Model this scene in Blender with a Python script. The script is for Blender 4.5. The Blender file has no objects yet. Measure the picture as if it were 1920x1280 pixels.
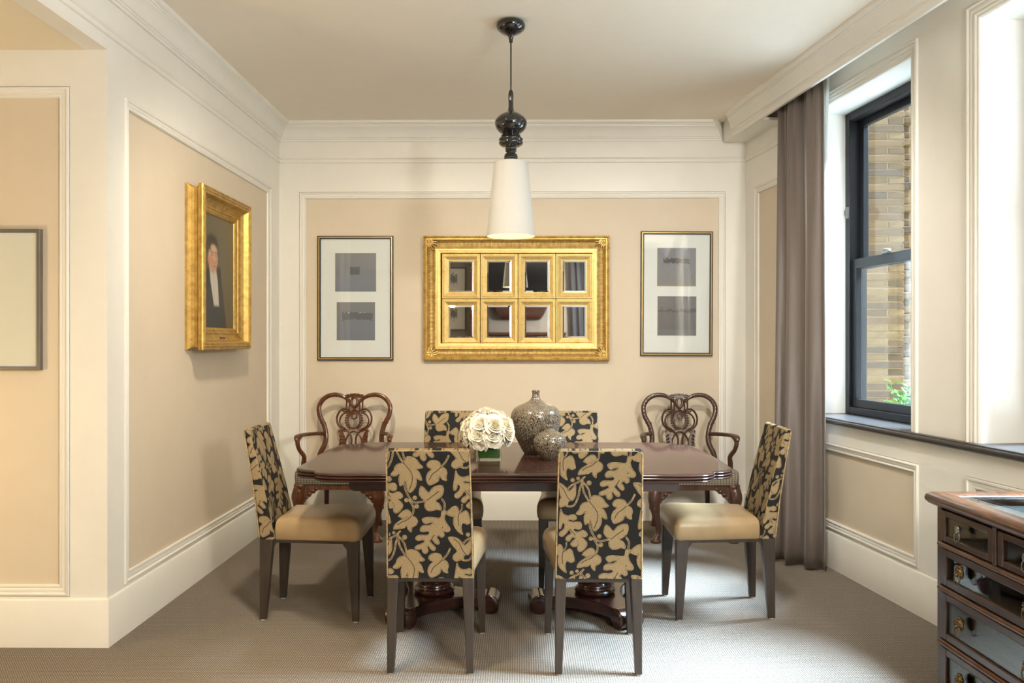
import bpy, bmesh, math, random
import numpy as np
from mathutils import Vector, Matrix
random.seed(7); RNG = np.random.default_rng(11)
SC = bpy.context.scene
COL = SC.collection
PI = math.pi
# ------------------------------------------------------------------ camera, sky, exposure
TH, F, HC = 0.010, 1500.0, 1.35
cd = bpy.data.cameras.new('camera'); cam = bpy.data.objects.new('camera', cd); COL.objects.link(cam)
cd.sensor_width = 36.0; cd.lens = 36.0 * F / 1920.0; cd.clip_start = 0.02
cam.location = (0, 0, HC); cam.rotation_euler = (PI / 2, 0, TH)
SC.camera = cam
SC.view_settings.view_transform = 'Standard'; SC.view_settings.look = 'None'
SC.view_settings.gamma = 1.0; SC.view_settings.use_curve_mapping = False
SC.view_settings.exposure = 1.48
SC.cycles.use_denoising = True
SC.cycles.max_bounces = 10; SC.cycles.diffuse_bounces = 6; SC.cycles.glossy_bounces = 5
SC.cycles.transmission_bounces = 8; SC.cycles.transparent_max_bounces = 16
SC.cycles.sample_clamp_indirect = 6.0
SC.cycles.caustics_reflective = False; SC.cycles.caustics_refractive = False
world = bpy.data.worlds.new('overcast_sky'); SC.world = world; world.use_nodes = True
bg = world.node_tree.nodes['Background']
bg.inputs[0].default_value = (0.76, 0.88, 1.0, 1); bg.inputs[1].default_value = 0.55

def lamp(name, kind, loc, energy, color, rot=(0, 0, 0), **kw):
    d = bpy.data.lights.new(name, kind); d.energy = energy; d.color = color
    for k, v in kw.items(): setattr(d, k, v)
    o = bpy.data.objects.new(name, d); o.location = loc; o.rotation_euler = rot; COL.objects.link(o)
    return o
WARM = (1.0, 0.74, 0.37); SOFT = (1.0, 0.92, 0.80)
sun_dir = Vector((-0.90, -0.01, -1.0))
sun = lamp('sun', 'SUN', (6, 6, 8), 31.0, (0.60, 0.79, 1.0), sun_dir.to_track_quat('-Z', 'Y').to_euler(), angle=math.radians(27))
lamp('pendant_bulb', 'POINT', (-0.047, 4.13, 1.965), 1.2, WARM, shadow_soft_size=0.045)
lamp('passage_lamp', 'POINT', (-3.15, 2.45, 0.95), 17, WARM, shadow_soft_size=0.14)
for i, (x, y, e) in enumerate(((0.3, 1.4, 45),)):
    lamp('overhead_fill', 'SPOT', (x, y, 2.95), e, SOFT, (0, 0, 0), spot_size=math.radians(160), spot_blend=0.8, shadow_soft_size=0.30)  # added soft fill from above, no fixture modelled

lamp('warm_carpet_fill', 'SPOT', (-1.0, 2.3, 2.95), 95, (1.0, 0.76, 0.42), (math.radians(-6), math.radians(-4), 0), spot_size=math.radians(78), spot_blend=0.8, shadow_soft_size=0.08)  # unseen spot added to warm the carpet at front left
lamp('rear_fill_light', 'POINT', (1.67, -0.5, 2.0), 140, (1.0, 0.95, 0.87), shadow_soft_size=0.18)  # added frontal fill behind the camera, a bare light with no lamp body
for i, (x, e) in enumerate(((0.95, 76), (-0.85, 86))):             # unseen spots added to brighten the back wall
    d = Vector((-0.15 if i else 0.1, 2.9, -2.55))
    lamp('back_wall_fill', 'SPOT', (x, 3.0, 2.94), e, (1.0, 0.86, 0.64) if i else (1.0, 0.94, 0.84), d.to_track_quat('-Z', 'Y').to_euler(), spot_size=math.radians(100), spot_blend=1.0, shadow_soft_size=0.09)

# ------------------------------------------------------------------ helpers
def P(x, y, Y):
    """photo pixel -> world point on the plane at depth Y"""
    u = (x - 960.0) / F
    zc = Y / (math.cos(TH) + u * math.sin(TH))
    return Vector((zc * (u * math.cos(TH) - math.sin(TH)), Y, HC + (640.0 - y) / F * zc))

class MB:
    def __init__(self): self.v = []; self.f = []; self.m = []
    def add(self, vs, fs, mat=0):
        b = len(self.v); self.v.extend([tuple(p) for p in vs])
        for f in fs: self.f.append(tuple(b + i for i in f)); self.m.append(mat)
        return self
    def box(self, x0, x1, y0, y1, z0, z1, mat=0, M=None):
        vs = [Vector(p) for p in ((x0,y0,z0),(x1,y0,z0),(x1,y1,z0),(x0,y1,z0),(x0,y0,z1),(x1,y0,z1),(x1,y1,z1),(x0,y1,z1))]
        if M: vs = [M(p) if callable(M) else M @ p for p in vs]
        return self.add(vs, [(0,3,2,1),(4,5,6,7),(0,1,5,4),(1,2,6,5),(2,3,7,6),(3,0,4,7)], mat)
    def rings(self, rings, cap0=True, cap1=True, mat=0, closed=True):
        n = len(rings[0]); vs = [p for r in rings for p in r]; fs = []
        for i in range(len(rings) - 1):
            for j in range(n if closed else n - 1):
                k = (j + 1) % n
                fs.append((i*n+j, i*n+k, (i+1)*n+k, (i+1)*n+j))
        if cap0: fs.append(tuple(range(n))[::-1])
        if cap1: fs.append(tuple((len(rings)-1)*n + j for j in range(n)))
        return self.add(vs, fs, mat)
    def lathe(self, prof, seg=32, c=(0,0,0), mat=0, rf=None, cap0=True, cap1=True):
        rs = []
        for (r, z) in prof:
            ring = []
            for j in range(seg):
                a = 2*PI*j/seg; rr = r if rf is None else rf(r, z, a)
                ring.append((c[0]+rr*math.cos(a), c[1]+rr*math.sin(a), c[2]+z))
            rs.append(ring)
        return self.rings(rs, cap0, cap1, mat)
    def tube(self, pts, rad, seg=10, ref=(0,1,0), mat=0, power=1.0):
        pts = [Vector(p) for p in pts]; n = len(pts); ref = Vector(ref); rs = []
        for i, p in enumerate(pts):
            t = (pts[min(i+1, n-1)] - pts[max(i-1, 0)]).normalized()
            b = ref - t * ref.dot(t)
            if b.length < 1e-4: b = Vector((1,0,0)) - t * t.x
            b.normalize(); a = t.cross(b)
            r = rad[i] if isinstance(rad, list) else rad
            ra, rb = r if isinstance(r, tuple) else (r, r)
            ring = []
            for j in range(seg):
                an = 2*PI*j/seg; ca, sa = math.cos(an), math.sin(an)
                if power != 1.0:
                    ca = math.copysign(abs(ca)**power, ca); sa = math.copysign(abs(sa)**power, sa)
                ring.append(p + a*(ra*ca) + b*(rb*sa))
            rs.append(ring)
        return self.rings(rs, True, True, mat)
    def prism(self, poly, T, d0, d1, mat=0):
        n = len(poly)
        vs = [T(a, b, d0) for a, b in poly] + [T(a, b, d1) for a, b in poly]
        fs = [tuple(range(n))[::-1], tuple(range(n, 2*n))] + [(i, (i+1) % n, n+(i+1) % n, n+i) for i in range(n)]
        return self.add(vs, fs, mat)
    def grid(self, fn, nu, nv, mat=0, both=False):
        vs = [fn(i/nu, j/nv) for j in range(nv+1) for i in range(nu+1)]
        fs = [(j*(nu+1)+i, j*(nu+1)+i+1, (j+1)*(nu+1)+i+1, (j+1)*(nu+1)+i) for j in range(nv) for i in range(nu)]
        return self.add(vs, fs, mat)
    def ball(self, c, r, seg=10, nr=6, mat=0, M=None):
        if not isinstance(r, tuple): r = (r, r, r)
        rs = []
        for i in range(nr+1):
            th = PI * (0.02 + 0.96*i/nr)
            ring = []
            for j in range(seg):
                a = 2*PI*j/seg
                p = Vector((r[0]*math.sin(th)*math.cos(a), r[1]*math.sin(th)*math.sin(a), -r[2]*math.cos(th)))
                if M is not None: p = M @ p
                ring.append(p + Vector(c))
            rs.append(ring)
        return self.rings(rs, True, True, mat)
    def build(self, name, mats, parent=None, loc=None, rz=None, bevel=0, seg=2, sharp=38, fix=True, solid=0, smooth=True):
        me = bpy.data.meshes.new(name); me.from_pydata(self.v, [], self.f)
        mats = mats if isinstance(mats, (list, tuple)) else [mats]
        for m in mats: me.materials.append(m)
        if len(mats) > 1: me.polygons.foreach_set('material_index', self.m)
        if fix:
            bm = bmesh.new(); bm.from_mesh(me); bmesh.ops.recalc_face_normals(bm, faces=bm.faces); bm.to_mesh(me); bm.free()
        if smooth:
            me.polygons.foreach_set('use_smooth', [True]*len(me.polygons))
            me.set_sharp_from_angle(angle=math.radians(sharp))
        me.update()
        o = bpy.data.objects.new(name, me); COL.objects.link(o)
        if parent: o.parent = parent
        if loc is not None: o.location = loc
        if rz is not None: o.rotation_euler = (0, 0, rz)
        if bevel:
            b = o.modifiers.new('bevel', 'BEVEL'); b.width = bevel; b.segments = seg; b.limit_method = 'ANGLE'; b.angle_limit = math.radians(35)
        if solid:
            s = o.modifiers.new('solid', 'SOLIDIFY'); s.thickness = solid; s.offset = 0
        return o

def tag(o, label, cat, group=None):
    o['label'] = label; o['category'] = cat
    if group: o['group'] = group
    return o
def struct(o): o['kind'] = 'structure'; return o
def empty(name, loc=(0,0,0), rz=0):
    o = bpy.data.objects.new(name, None); COL.objects.link(o); o.empty_display_size = 0.1
    o.location = loc; o.rotation_euler = (0, 0, rz); return o
def kids(o): return KIDS.get(o.name, list(o.children))
KIDS = {}
def copy_tree(o, parent=None):
    c = o.copy(); COL.objects.link(c)
    if parent: c.parent = parent
    for ch in list(o.children): copy_tree(ch, c)
    return c
def crom(pts, n=6, closed=False):
    pts = [Vector(p) for p in pts]; out = []; L = len(pts)
    for i in range(L if closed else L-1):
        if closed: p0, p1, p2, p3 = pts[(i-1) % L], pts[i], pts[(i+1) % L], pts[(i+2) % L]
        else: p0, p1, p2, p3 = pts[max(i-1,0)], pts[i], pts[i+1], pts[min(i+2,L-1)]
        for k in range(n):
            t = k/n
            out.append(0.5*((2*p1)+(p2-p0)*t+(2*p0-5*p1+4*p2-p3)*t*t+(3*p1-p0-3*p2+p3)*t**3))
    if not closed: out.append(pts[-1])
    return out
def lerp_list(vals, n):
    out = []
    for i in range(n):
        t = i/(n-1)*(len(vals)-1); k = min(int(t), len(vals)-2); f = t-k
        a, b = vals[k], vals[k+1]
        out.append(tuple(x+(y-x)*f for x, y in zip(a, b)) if isinstance(a, tuple) else a+(b-a)*f)
    return out
def rounded(poly, rad, n=5):
    """2D polygon with rounded corners; rad a number or a list"""
    out = []; L = len(poly)
    for i in range(L):
        p = Vector(poly[i]); a = Vector(poly[i-1]); b = Vector(poly[(i+1) % L])
        r = rad[i] if isinstance(rad, list) else rad
        d1 = (a-p).normalized(); d2 = (b-p).normalized()
        p1 = p + d1*r; p2 = p + d2*r
        for k in range(n+1):
            t = k/n
            out.append((1-t)**2*p1 + 2*t*(1-t)*p + t*t*p2)
    return out

# ------------------------------------------------------------------ materials
def new_mat(name):
    m = bpy.data.materials.new(name); m.use_nodes = True
    nt = m.node_tree; return m, nt, nt.nodes['Principled BSDF']
def N(nt, typ, **kw):
    n = nt.nodes.new(typ)
    for k, v in kw.items(): setattr(n, k, v)
    return n
def ramp(nt, stops, inp=None, interp='LINEAR'):
    r = N(nt, 'ShaderNodeValToRGB'); cr = r.color_ramp; cr.interpolation = interp
    while len(cr.elements) < len(stops): cr.elements.new(0.5)
    for e, (p, c) in zip(cr.elements, stops):
        e.position = p; e.color = (c[0], c[1], c[2], 1) if isinstance(c, tuple) else (c, c, c, 1)
    if inp is not None: nt.links.new(inp, r.inputs[0])
    return r
def coords(nt, scale=(1,1,1), rot=(0,0,0), kind='Object'):
    tc = N(nt, 'ShaderNodeTexCoord'); mp = N(nt, 'ShaderNodeMapping')
    mp.inputs['Scale'].default_value = scale; mp.inputs['Rotation'].default_value = rot
    nt.links.new(tc.outputs[kind], mp.inputs['Vector']); return mp.outputs[0]
def noise(nt, vec, scale, detail=3, rough=0.55):
    n = N(nt, 'ShaderNodeTexNoise'); n.inputs['Scale'].default_value = scale
    n.inputs['Detail'].default_value = detail; n.inputs['Roughness'].default_value = rough
    nt.links.new(vec, n.inputs['Vector']); return n.outputs['Fac']
def bump(nt, b, h, strength, dist=0.002):
    bp = N(nt, 'ShaderNodeBump'); bp.inputs['Strength'].default_value = strength; bp.inputs['Distance'].default_value = dist
    nt.links.new(h, bp.inputs['Height']); nt.links.new(bp.outputs[0], b.inputs['Normal'])
def mathn(nt, op, a, b=None, c=None):
    n = N(nt, 'ShaderNodeMath', operation=op)
    for i, x in enumerate((a, b, c)):
        if x is None: continue
        if isinstance(x, (int, float)): n.inputs[i].default_value = x
        else: nt.links.new(x, n.inputs[i])
    return n.outputs[0]
def mixc(nt, fac, a, b):
    n = N(nt, 'ShaderNodeMix', data_type='RGBA')
    for sock, x in ((n.inputs[0], fac), (n.inputs[6], a), (n.inputs[7], b)):
        if isinstance(x, tuple): sock.default_value = (x[0], x[1], x[2], 1)
        elif isinstance(x, (int, float)): sock.default_value = x
        else: nt.links.new(x, sock)
    return n.outputs[2]
def plain(name, col, rough=0.5, metal=0.0, coat=0.0, vary=0.0, vscale=8, bmp=0.0, bscale=60, vs=(1,1,1), spec=0.5, coat_rough=0.1):
    m, nt, b = new_mat(name)
    b.inputs['Roughness'].default_value = rough; b.inputs['Metallic'].default_value = metal
    b.inputs['Coat Weight'].default_value = coat; b.inputs['Coat Roughness'].default_value = coat_rough
    b.inputs['Specular IOR Level'].default_value = spec
    v = coords(nt, vs)
    f = noise(nt, v, vscale)
    lo = tuple(max(c*(1-vary), 0) for c in col); hi = tuple(min(c*(1+vary), 1) for c in col)
    r = ramp(nt, [(0.3, lo), (0.7, hi)], f); nt.links.new(r.outputs[0], b.inputs['Base Color'])
    if bmp: bump(nt, b, noise(nt, v, bscale, 4), bmp)
    return m
M = {}
M['white'] = plain('cream_white_paint', (0.775, 0.755, 0.695), 0.38, vary=0.015, bmp=0.03, bscale=40)
M['tan'] = plain('tan_wall_paint', (0.645, 0.555, 0.43), 0.6, vary=0.015, bmp=0.03, bscale=90)
M['ceil'] = plain('cream_ceiling_paint', (0.84, 0.775, 0.665), 0.7, vary=0.01)
M['dark_leg'] = plain('espresso_stained_leg', (0.040, 0.029, 0.022), 0.38, vary=0.2, vscale=12, vs=(4,4,0.6))
M['leather'] = plain('tan_leather', (0.33, 0.228, 0.118), 0.30, vary=0.08, vscale=14, bmp=0.10, bscale=260)
M['black_gloss'] = plain('glossy_black_lacquer', (0.008, 0.008, 0.008), 0.12, coat=0.6, vary=0.1)
M['black'] = plain('black_paint', (0.012, 0.012, 0.013), 0.4, vary=0.1)
M['win_black'] = plain('black_window_metal', (0.012, 0.012, 0.013), 0.35, vary=0.1, spec=0.3)
M['stone'] = plain('black_stone_sill', (0.035, 0.032, 0.032), 0.30, vary=0.25, vscale=30)
M['mat_white'] = plain('white_mount_board', (0.80, 0.81, 0.82), 0.7, vary=0.01)
M['mat_cream'] = plain('cream_mount_board', (0.80, 0.77, 0.69), 0.6, vary=0.01)
M['grey_frame'] = plain('grey_brown_frame', (0.13, 0.115, 0.095), 0.4, vary=0.1)
M['gold_line'] = plain('thin_gold_line', (0.62, 0.42, 0.17), 0.35, metal=0.7, vary=0.1)
M['brass'] = plain('aged_brass', (0.15, 0.10, 0.045), 0.32, metal=0.9, vary=0.3, vscale=60)
M['steel'] = plain('dull_nickel', (0.22, 0.215, 0.205), 0.3, metal=1.0, vary=0.1)
M['rubber'] = plain('pale_felt_glide', (0.62, 0.55, 0.44), 0.8, vary=0.05)
M['green_leaf'] = plain('green_leaf', (0.045, 0.17, 0.012), 0.4, vary=0.3, vscale=20)
M['lining_leaf'] = plain('dark_green_lining_leaf', (0.022, 0.085, 0.006), 0.35, vary=0.25, vscale=25, vs=(6,6,1))
M['stem'] = plain('green_stem', (0.06, 0.16, 0.03), 0.5, vary=0.2)
M['mortar'] = plain('pale_mortar', (0.19, 0.125, 0.055), 0.9, vary=0.12, vscale=30, bmp=0.3, bscale=150)
M['bounce_slab'] = plain('grey_bounce_surface', (0.40, 0.385, 0.36), 0.9, vary=0.15, vscale=6, bmp=0.3)
M['pot'] = plain('dark_planter', (0.06, 0.055, 0.05), 0.6, vary=0.1)
M['screen'] = plain('black_screen_glass', (0.004, 0.004, 0.005), 0.08, vary=0.1)
M['rear_wall'] = plain('grey_taupe_wall_paint', (0.21, 0.19, 0.165), 0.7, vary=0.02)
M['dark_cloth'] = plain('charcoal_cloth', (0.03, 0.031, 0.035), 0.8, vary=0.15, vscale=40)

def wood(name, lo, hi, rough=0.28, coat=0.5, scale=(1.2, 14, 14), coat_rough=0.12, spec=0.5):
    m, nt, b = new_mat(name)
    v = coords(nt, scale); f = noise(nt, v, 3.2, 6, 0.6)
    r = ramp(nt, [(0.30, lo), (0.72, hi)], f); nt.links.new(r.outputs[0], b.inputs['Base Color'])
    b.inputs['Roughness'].default_value = rough; b.inputs['Coat Weight'].default_value = coat
    b.inputs['Coat Roughness'].default_value = coat_rough; b.inputs['Specular IOR Level'].default_value = spec
    bump(nt, b, f, 0.05, 0.001); return m
M['mahogany'] = wood('dark_mahogany', (0.024, 0.010, 0.007), (0.060, 0.023, 0.014), 0.5, 0.65, coat_rough=0.06, spec=0.1)
M['mahogany_dk'] = wood('deep_red_brown_mahogany', (0.022, 0.008, 0.006), (0.050, 0.015, 0.010), 0.25, 0.5)
M['walnut'] = wood('carved_walnut', (0.055, 0.016, 0.005), (0.145, 0.043, 0.013), 0.25, 0.5, scale=(9, 9, 2))
M['walnut_dk'] = wood('dull_carved_walnut', (0.042, 0.018, 0.010), (0.090, 0.040, 0.024), 0.33, 0.3, scale=(9, 9, 2))
M['cab_wood'] = wood('worn_cabinet_mahogany', (0.017, 0.008, 0.005), (0.056, 0.021, 0.010), 0.32, 0.35, scale=(14, 2.0, 14))
M['cab_edge'] = wood('rubbed_mahogany_edge', (0.022, 0.009, 0.005), (0.12, 0.042, 0.014), 0.28, 0.4, scale=(22, 5, 22))
M['cab_in'] = wood('dark_cabinet_lining', (0.030, 0.018, 0.011), (0.09, 0.045, 0.022), 0.6, 0.0, scale=(14, 2.0, 14))

def gold_mat(name, ribs=None, base=(0.74, 0.51, 0.17), dark=(0.36, 0.21, 0.06), wear=0.35):
    m, nt, b = new_mat(name)
    v = coords(nt); f = noise(nt, v, 26, 6, 0.65); g = noise(nt, v, 150, 3)
    r = ramp(nt, [(0.24, dark), (0.24+wear, base), (0.9, tuple(min(1, c*1.1) for c in base))], f)
    nt.links.new(r.outputs[0], b.inputs['Base Color'])
    b.inputs['Metallic'].default_value = 0.62; b.inputs['Roughness'].default_value = 0.40
    if ribs:
        w = N(nt, 'ShaderNodeTexWave', wave_type='BANDS', bands_direction=ribs)
        w.inputs['Scale'].default_value = 32; w.inputs['Distortion'].default_value = 0.4
        nt.links.new(v, w.inputs['Vector'])
        col = mixc(nt, mathn(nt, 'MULTIPLY', w.outputs['Fac'], 0.8), r.outputs[0], (0.26, 0.15, 0.04))
        nt.links.new(col, b.inputs['Base Color'])
        bump(nt, b, w.outputs['Fac'], 0.5, 0.003)
    else: bump(nt, b, g, 0.15, 0.001)
    return m
M['gold'] = gold_mat('gilded_wood'); M['gold_x'] = gold_mat('gilded_ribs_along_x', 'X'); M['gold_z'] = gold_mat('gilded_ribs_along_z', 'Z')
M['gold_flat'] = gold_mat('smooth_pale_gilding', None, (0.76, 0.54, 0.21), (0.58, 0.38, 0.12), 0.25)
M['gold_old'] = gold_mat('worn_old_gilding', None, (0.58, 0.37, 0.095), (0.26, 0.14, 0.035), 0.42)

def thin_glass(name, tint=(1,1,1), fres=1.45, rough=0.0):
    m, nt, b = new_mat(name); nt.nodes.remove(b)
    out = nt.nodes['Material Output']
    tr = N(nt, 'ShaderNodeBsdfTransparent'); tr.inputs[0].default_value = (*tint, 1)
    gl = N(nt, 'ShaderNodeBsdfGlossy'); gl.inputs['Roughness'].default_value = rough
    lw = N(nt, 'ShaderNodeLayerWeight'); lw.inputs['Blend'].default_value = 0.5
    f0 = ((fres-1)/(fres+1))**2                                     # Schlick reflectance, the same from both sides of the sheet
    fr = mathn(nt, 'MULTIPLY_ADD', mathn(nt, 'POWER', lw.outputs['Facing'], 5.0), 1-f0, f0)
    mx = N(nt, 'ShaderNodeMixShader')
    nt.links.new(fr, mx.inputs[0]); nt.links.new(tr.outputs[0], mx.inputs[1]); nt.links.new(gl.outputs[0], mx.inputs[2])
    nt.links.new(mx.outputs[0], out.inputs[0]); return m
M['glass'] = thin_glass('clear_window_glass', (0.97, 0.98, 0.97))
M['case_glass'] = thin_glass('cabinet_glass', (0.93, 0.96, 0.94), 1.75)
M['vase_glass'] = thin_glass('clear_vase_glass', (0.95, 0.985, 0.965), 1.45)
def mirror_mat():
    m, nt, b = new_mat('silvered_mirror'); b.inputs['Metallic'].default_value = 1; b.inputs['Roughness'].default_value = 0.02
    b.inputs['Base Color'].default_value = (0.86, 0.87, 0.88, 1); return m
M['mirror'] = mirror_mat()

def carpet_mat():
    m, nt, b = new_mat('woven_loop_carpet')
    tc = N(nt, 'ShaderNodeTexCoord'); sp = N(nt, 'ShaderNodeSeparateXYZ'); nt.links.new(tc.outputs['Object'], sp.inputs[0])
    k = 2*PI/0.0098
    sx = mathn(nt, 'SINE', mathn(nt, 'MULTIPLY', sp.outputs[0], k)); sy = mathn(nt, 'SINE', mathn(nt, 'MULTIPLY', sp.outputs[1], k*0.8))
    h = mathn(nt, 'MULTIPLY_ADD', mathn(nt, 'MULTIPLY', sx, sy), 0.25, mathn(nt, 'MULTIPLY_ADD', mathn(nt, 'ADD', sx, sy), 0.125, 0.5))
    v = coords(nt); n1 = noise(nt, v, 150, 2); n2 = noise(nt, v, 2.0, 3)
    hh = mathn(nt, 'ADD', h, mathn(nt, 'MULTIPLY_ADD', n1, 0.5, -0.25))
    r = ramp(nt, [(0.17, (0.042, 0.035, 0.029)), (0.50, (0.185, 0.160, 0.134)), (0.84, (0.42, 0.37, 0.31))], hh)
    col = mixc(nt, mathn(nt, 'MULTIPLY', n2, 0.25), r.outputs[0], (0.19, 0.16, 0.132))
    nt.links.new(col, b.inputs['Base Color']); b.inputs['Roughness'].default_value = 0.95
    b.inputs['Specular IOR Level'].default_value = 0.1
    bump(nt, b, h, 0.8, 0.004); return m
M['carpet'] = carpet_mat()

def leaf_fabric():
    m, nt, b = new_mat('black_and_gold_leaf_jacquard')
    at = N(nt, 'ShaderNodeAttribute', attribute_name='leaf'); ve = N(nt, 'ShaderNodeAttribute', attribute_name='vein')
    v = coords(nt); fz = mathn(nt, 'MULTIPLY_ADD', noise(nt, v, 420, 2), 1.6, -0.8); br = noise(nt, v, 60, 2)
    d = mathn(nt, 'ADD', at.outputs['Fac'], fz)                     # mm inside the leaf
    inside = mathn(nt, 'MULTIPLY_ADD', d, 1.2, 0.5); inside = mathn(nt, 'MINIMUM', mathn(nt, 'MAXIMUM', inside, 0.0), 1.0)
    line = mathn(nt, 'SUBTRACT', 1.0, mathn(nt, 'MULTIPLY', mathn(nt, 'ABSOLUTE', mathn(nt, 'SUBTRACT', d, 2.9)), 0.85))
    line = mathn(nt, 'MINIMUM', mathn(nt, 'MAXIMUM', line, 0.0), 1.0)
    line = mathn(nt, 'MULTIPLY', line, mathn(nt, 'MINIMUM', mathn(nt, 'MAXIMUM', mathn(nt, 'MULTIPLY_ADD', br, 7.0, -2.7), 0.0), 0.95))
    vein = mathn(nt, 'SUBTRACT', 1.0, mathn(nt, 'MULTIPLY', mathn(nt, 'SUBTRACT', mathn(nt, 'ADD', ve.outputs['Fac'], mathn(nt, 'MULTIPLY', fz, 0.4)), 1.0), 1.1))
    vein = mathn(nt, 'MINIMUM', mathn(nt, 'MAXIMUM', vein, 0.0), 1.0)
    dark = mathn(nt, 'MAXIMUM', line, vein)
    weave = noise(nt, coords(nt, (1, 1, 0.35)), 500, 2)
    gold = ramp(nt, [(0.25, (0.185, 0.132, 0.066)), (0.75, (0.34, 0.252, 0.138))], weave).outputs[0]
    blk = ramp(nt, [(0.3, (0.006, 0.006, 0.007)), (0.8, (0.016, 0.015, 0.014))], weave).outputs[0]
    c = mixc(nt, dark, gold, (0.014, 0.011, 0.008)); c = mixc(nt, inside, blk, c)
    nt.links.new(c, b.inputs['Base Color']); b.inputs['Roughness'].default_value = 0.75
    b.inputs['Specular IOR Level'].default_value = 0.25
    bump(nt, b, mathn(nt, 'ADD', mathn(nt, 'MULTIPLY', inside, 0.6), mathn(nt, 'MULTIPLY', weave, 0.4)), 0.5, 0.0015)
    return m
M['fabric'] = leaf_fabric()

def check_mat():
    m, nt, b = new_mat('grey_checked_linen')
    tc = N(nt, 'ShaderNodeTexCoord'); sp = N(nt, 'ShaderNodeSeparateXYZ'); nt.links.new(tc.outputs['Object'], sp.inputs[0])
    n = noise(nt, coords(nt), 35, 3)
    def ln(s, k): return mathn(nt, 'POWER', mathn(nt, 'ABSOLUTE', mathn(nt, 'SINE', mathn(nt, 'MULTIPLY_ADD', n, 0.8, mathn(nt, 'MULTIPLY', s, k)))), 0.5)
    a = mathn(nt, 'MULTIPLY', ln(sp.outputs[0], PI/0.019), ln(mathn(nt, 'ADD', sp.outputs[2], sp.outputs[1]), PI/0.013))
    r = ramp(nt, [(0.15, (0.05, 0.043, 0.032)), (0.6, (0.20, 0.175, 0.13)), (0.95, (0.27, 0.235, 0.175))], a)
    nt.links.new(r.outputs[0], b.inputs['Base Color']); b.inputs['Roughness'].default_value = 0.85; return m
M['check'] = check_mat()

def vase_mat():
    m, nt, b = new_mat('speckled_black_and_beige_glaze')
    f = noise(nt, coords(nt, (1, 1, 0.36)), 400, 1.5, 0.4)
    r = ramp(nt, [(0.46, (0.016, 0.013, 0.011)), (0.54, (0.27, 0.22, 0.155))], f)
    nt.links.new(r.outputs[0], b.inputs['Base Color']); b.inputs['Roughness'].default_value = 0.22
    b.inputs['Coat Weight'].default_value = 0.4; bump(nt, b, f, 0.15, 0.001); return m
M['vase'] = vase_mat()

def petal_mat():
    m, nt, b = new_mat('ivory_rose_petal')
    f = noise(nt, coords(nt), 25, 2)
    r = ramp(nt, [(0.3, (0.85, 0.79, 0.62)), (0.7, (0.88, 0.845, 0.74))], f); nt.links.new(r.outputs[0], b.inputs['Base Color'])
    b.inputs['Roughness'].default_value = 0.6; b.inputs['Subsurface Weight'].default_value = 0.25
    b.inputs['Subsurface Radius'].default_value = (0.01, 0.008, 0.005); b.inputs['Subsurface Scale'].default_value = 0.5
    return m
M['petal'] = petal_mat()

def cloth_trans(name, col, trans=0.5, rough=0.8):
    m, nt, b = new_mat(name)
    out = nt.nodes['Material Output']; b.inputs['Roughness'].default_value = rough
    f = noise(nt, coords(nt, (1, 1, 0.2)), 180, 2)
    r = ramp(nt, [(0.3, tuple(c*0.97 for c in col)), (0.7, col)], f); nt.links.new(r.outputs[0], b.inputs['Base Color'])
    t = N(nt, 'ShaderNodeBsdfTranslucent'); nt.links.new(r.outputs[0], t.inputs[0])
    mx = N(nt, 'ShaderNodeMixShader'); mx.inputs[0].default_value = trans
    nt.links.new(b.outputs[0], mx.inputs[1]); nt.links.new(t.outputs[0], mx.inputs[2]); nt.links.new(mx.outputs[0], out.inputs[0])
    return m
M['shade'] = cloth_trans('white_linen_shade', (0.39, 0.383, 0.362), 0.04)
M['sheer'] = cloth_trans('white_sheer_voile', (0.88, 0.88, 0.85), 0.55)
def curtain_mat():
    m, nt, b = new_mat('grey_brown_satin')
    f = noise(nt, coords(nt, (1, 1, 1)), 160, 2)
    r = ramp(nt, [(0.3, (0.115, 0.091, 0.078)), (0.7, (0.128, 0.103, 0.089))], f); nt.links.new(r.outputs[0], b.inputs['Base Color'])
    b.inputs['Roughness'].default_value = 0.42; b.inputs['Sheen Weight'].default_value = 0.4; b.inputs['Sheen Roughness'].default_value = 0.4
    return m
M['curtain'] = curtain_mat()
BR = []
for i, c in enumerate(((0.122, 0.066, 0.020), (0.100, 0.053, 0.018), (0.078, 0.042, 0.015), (0.14, 0.082, 0.028), (0.062, 0.034, 0.013))):
    BR.append(plain('buff_brick_%s' % 'abcde'[i], c, 0.85, vary=0.18, vscale=28, bmp=0.5, bscale=90))
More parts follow.
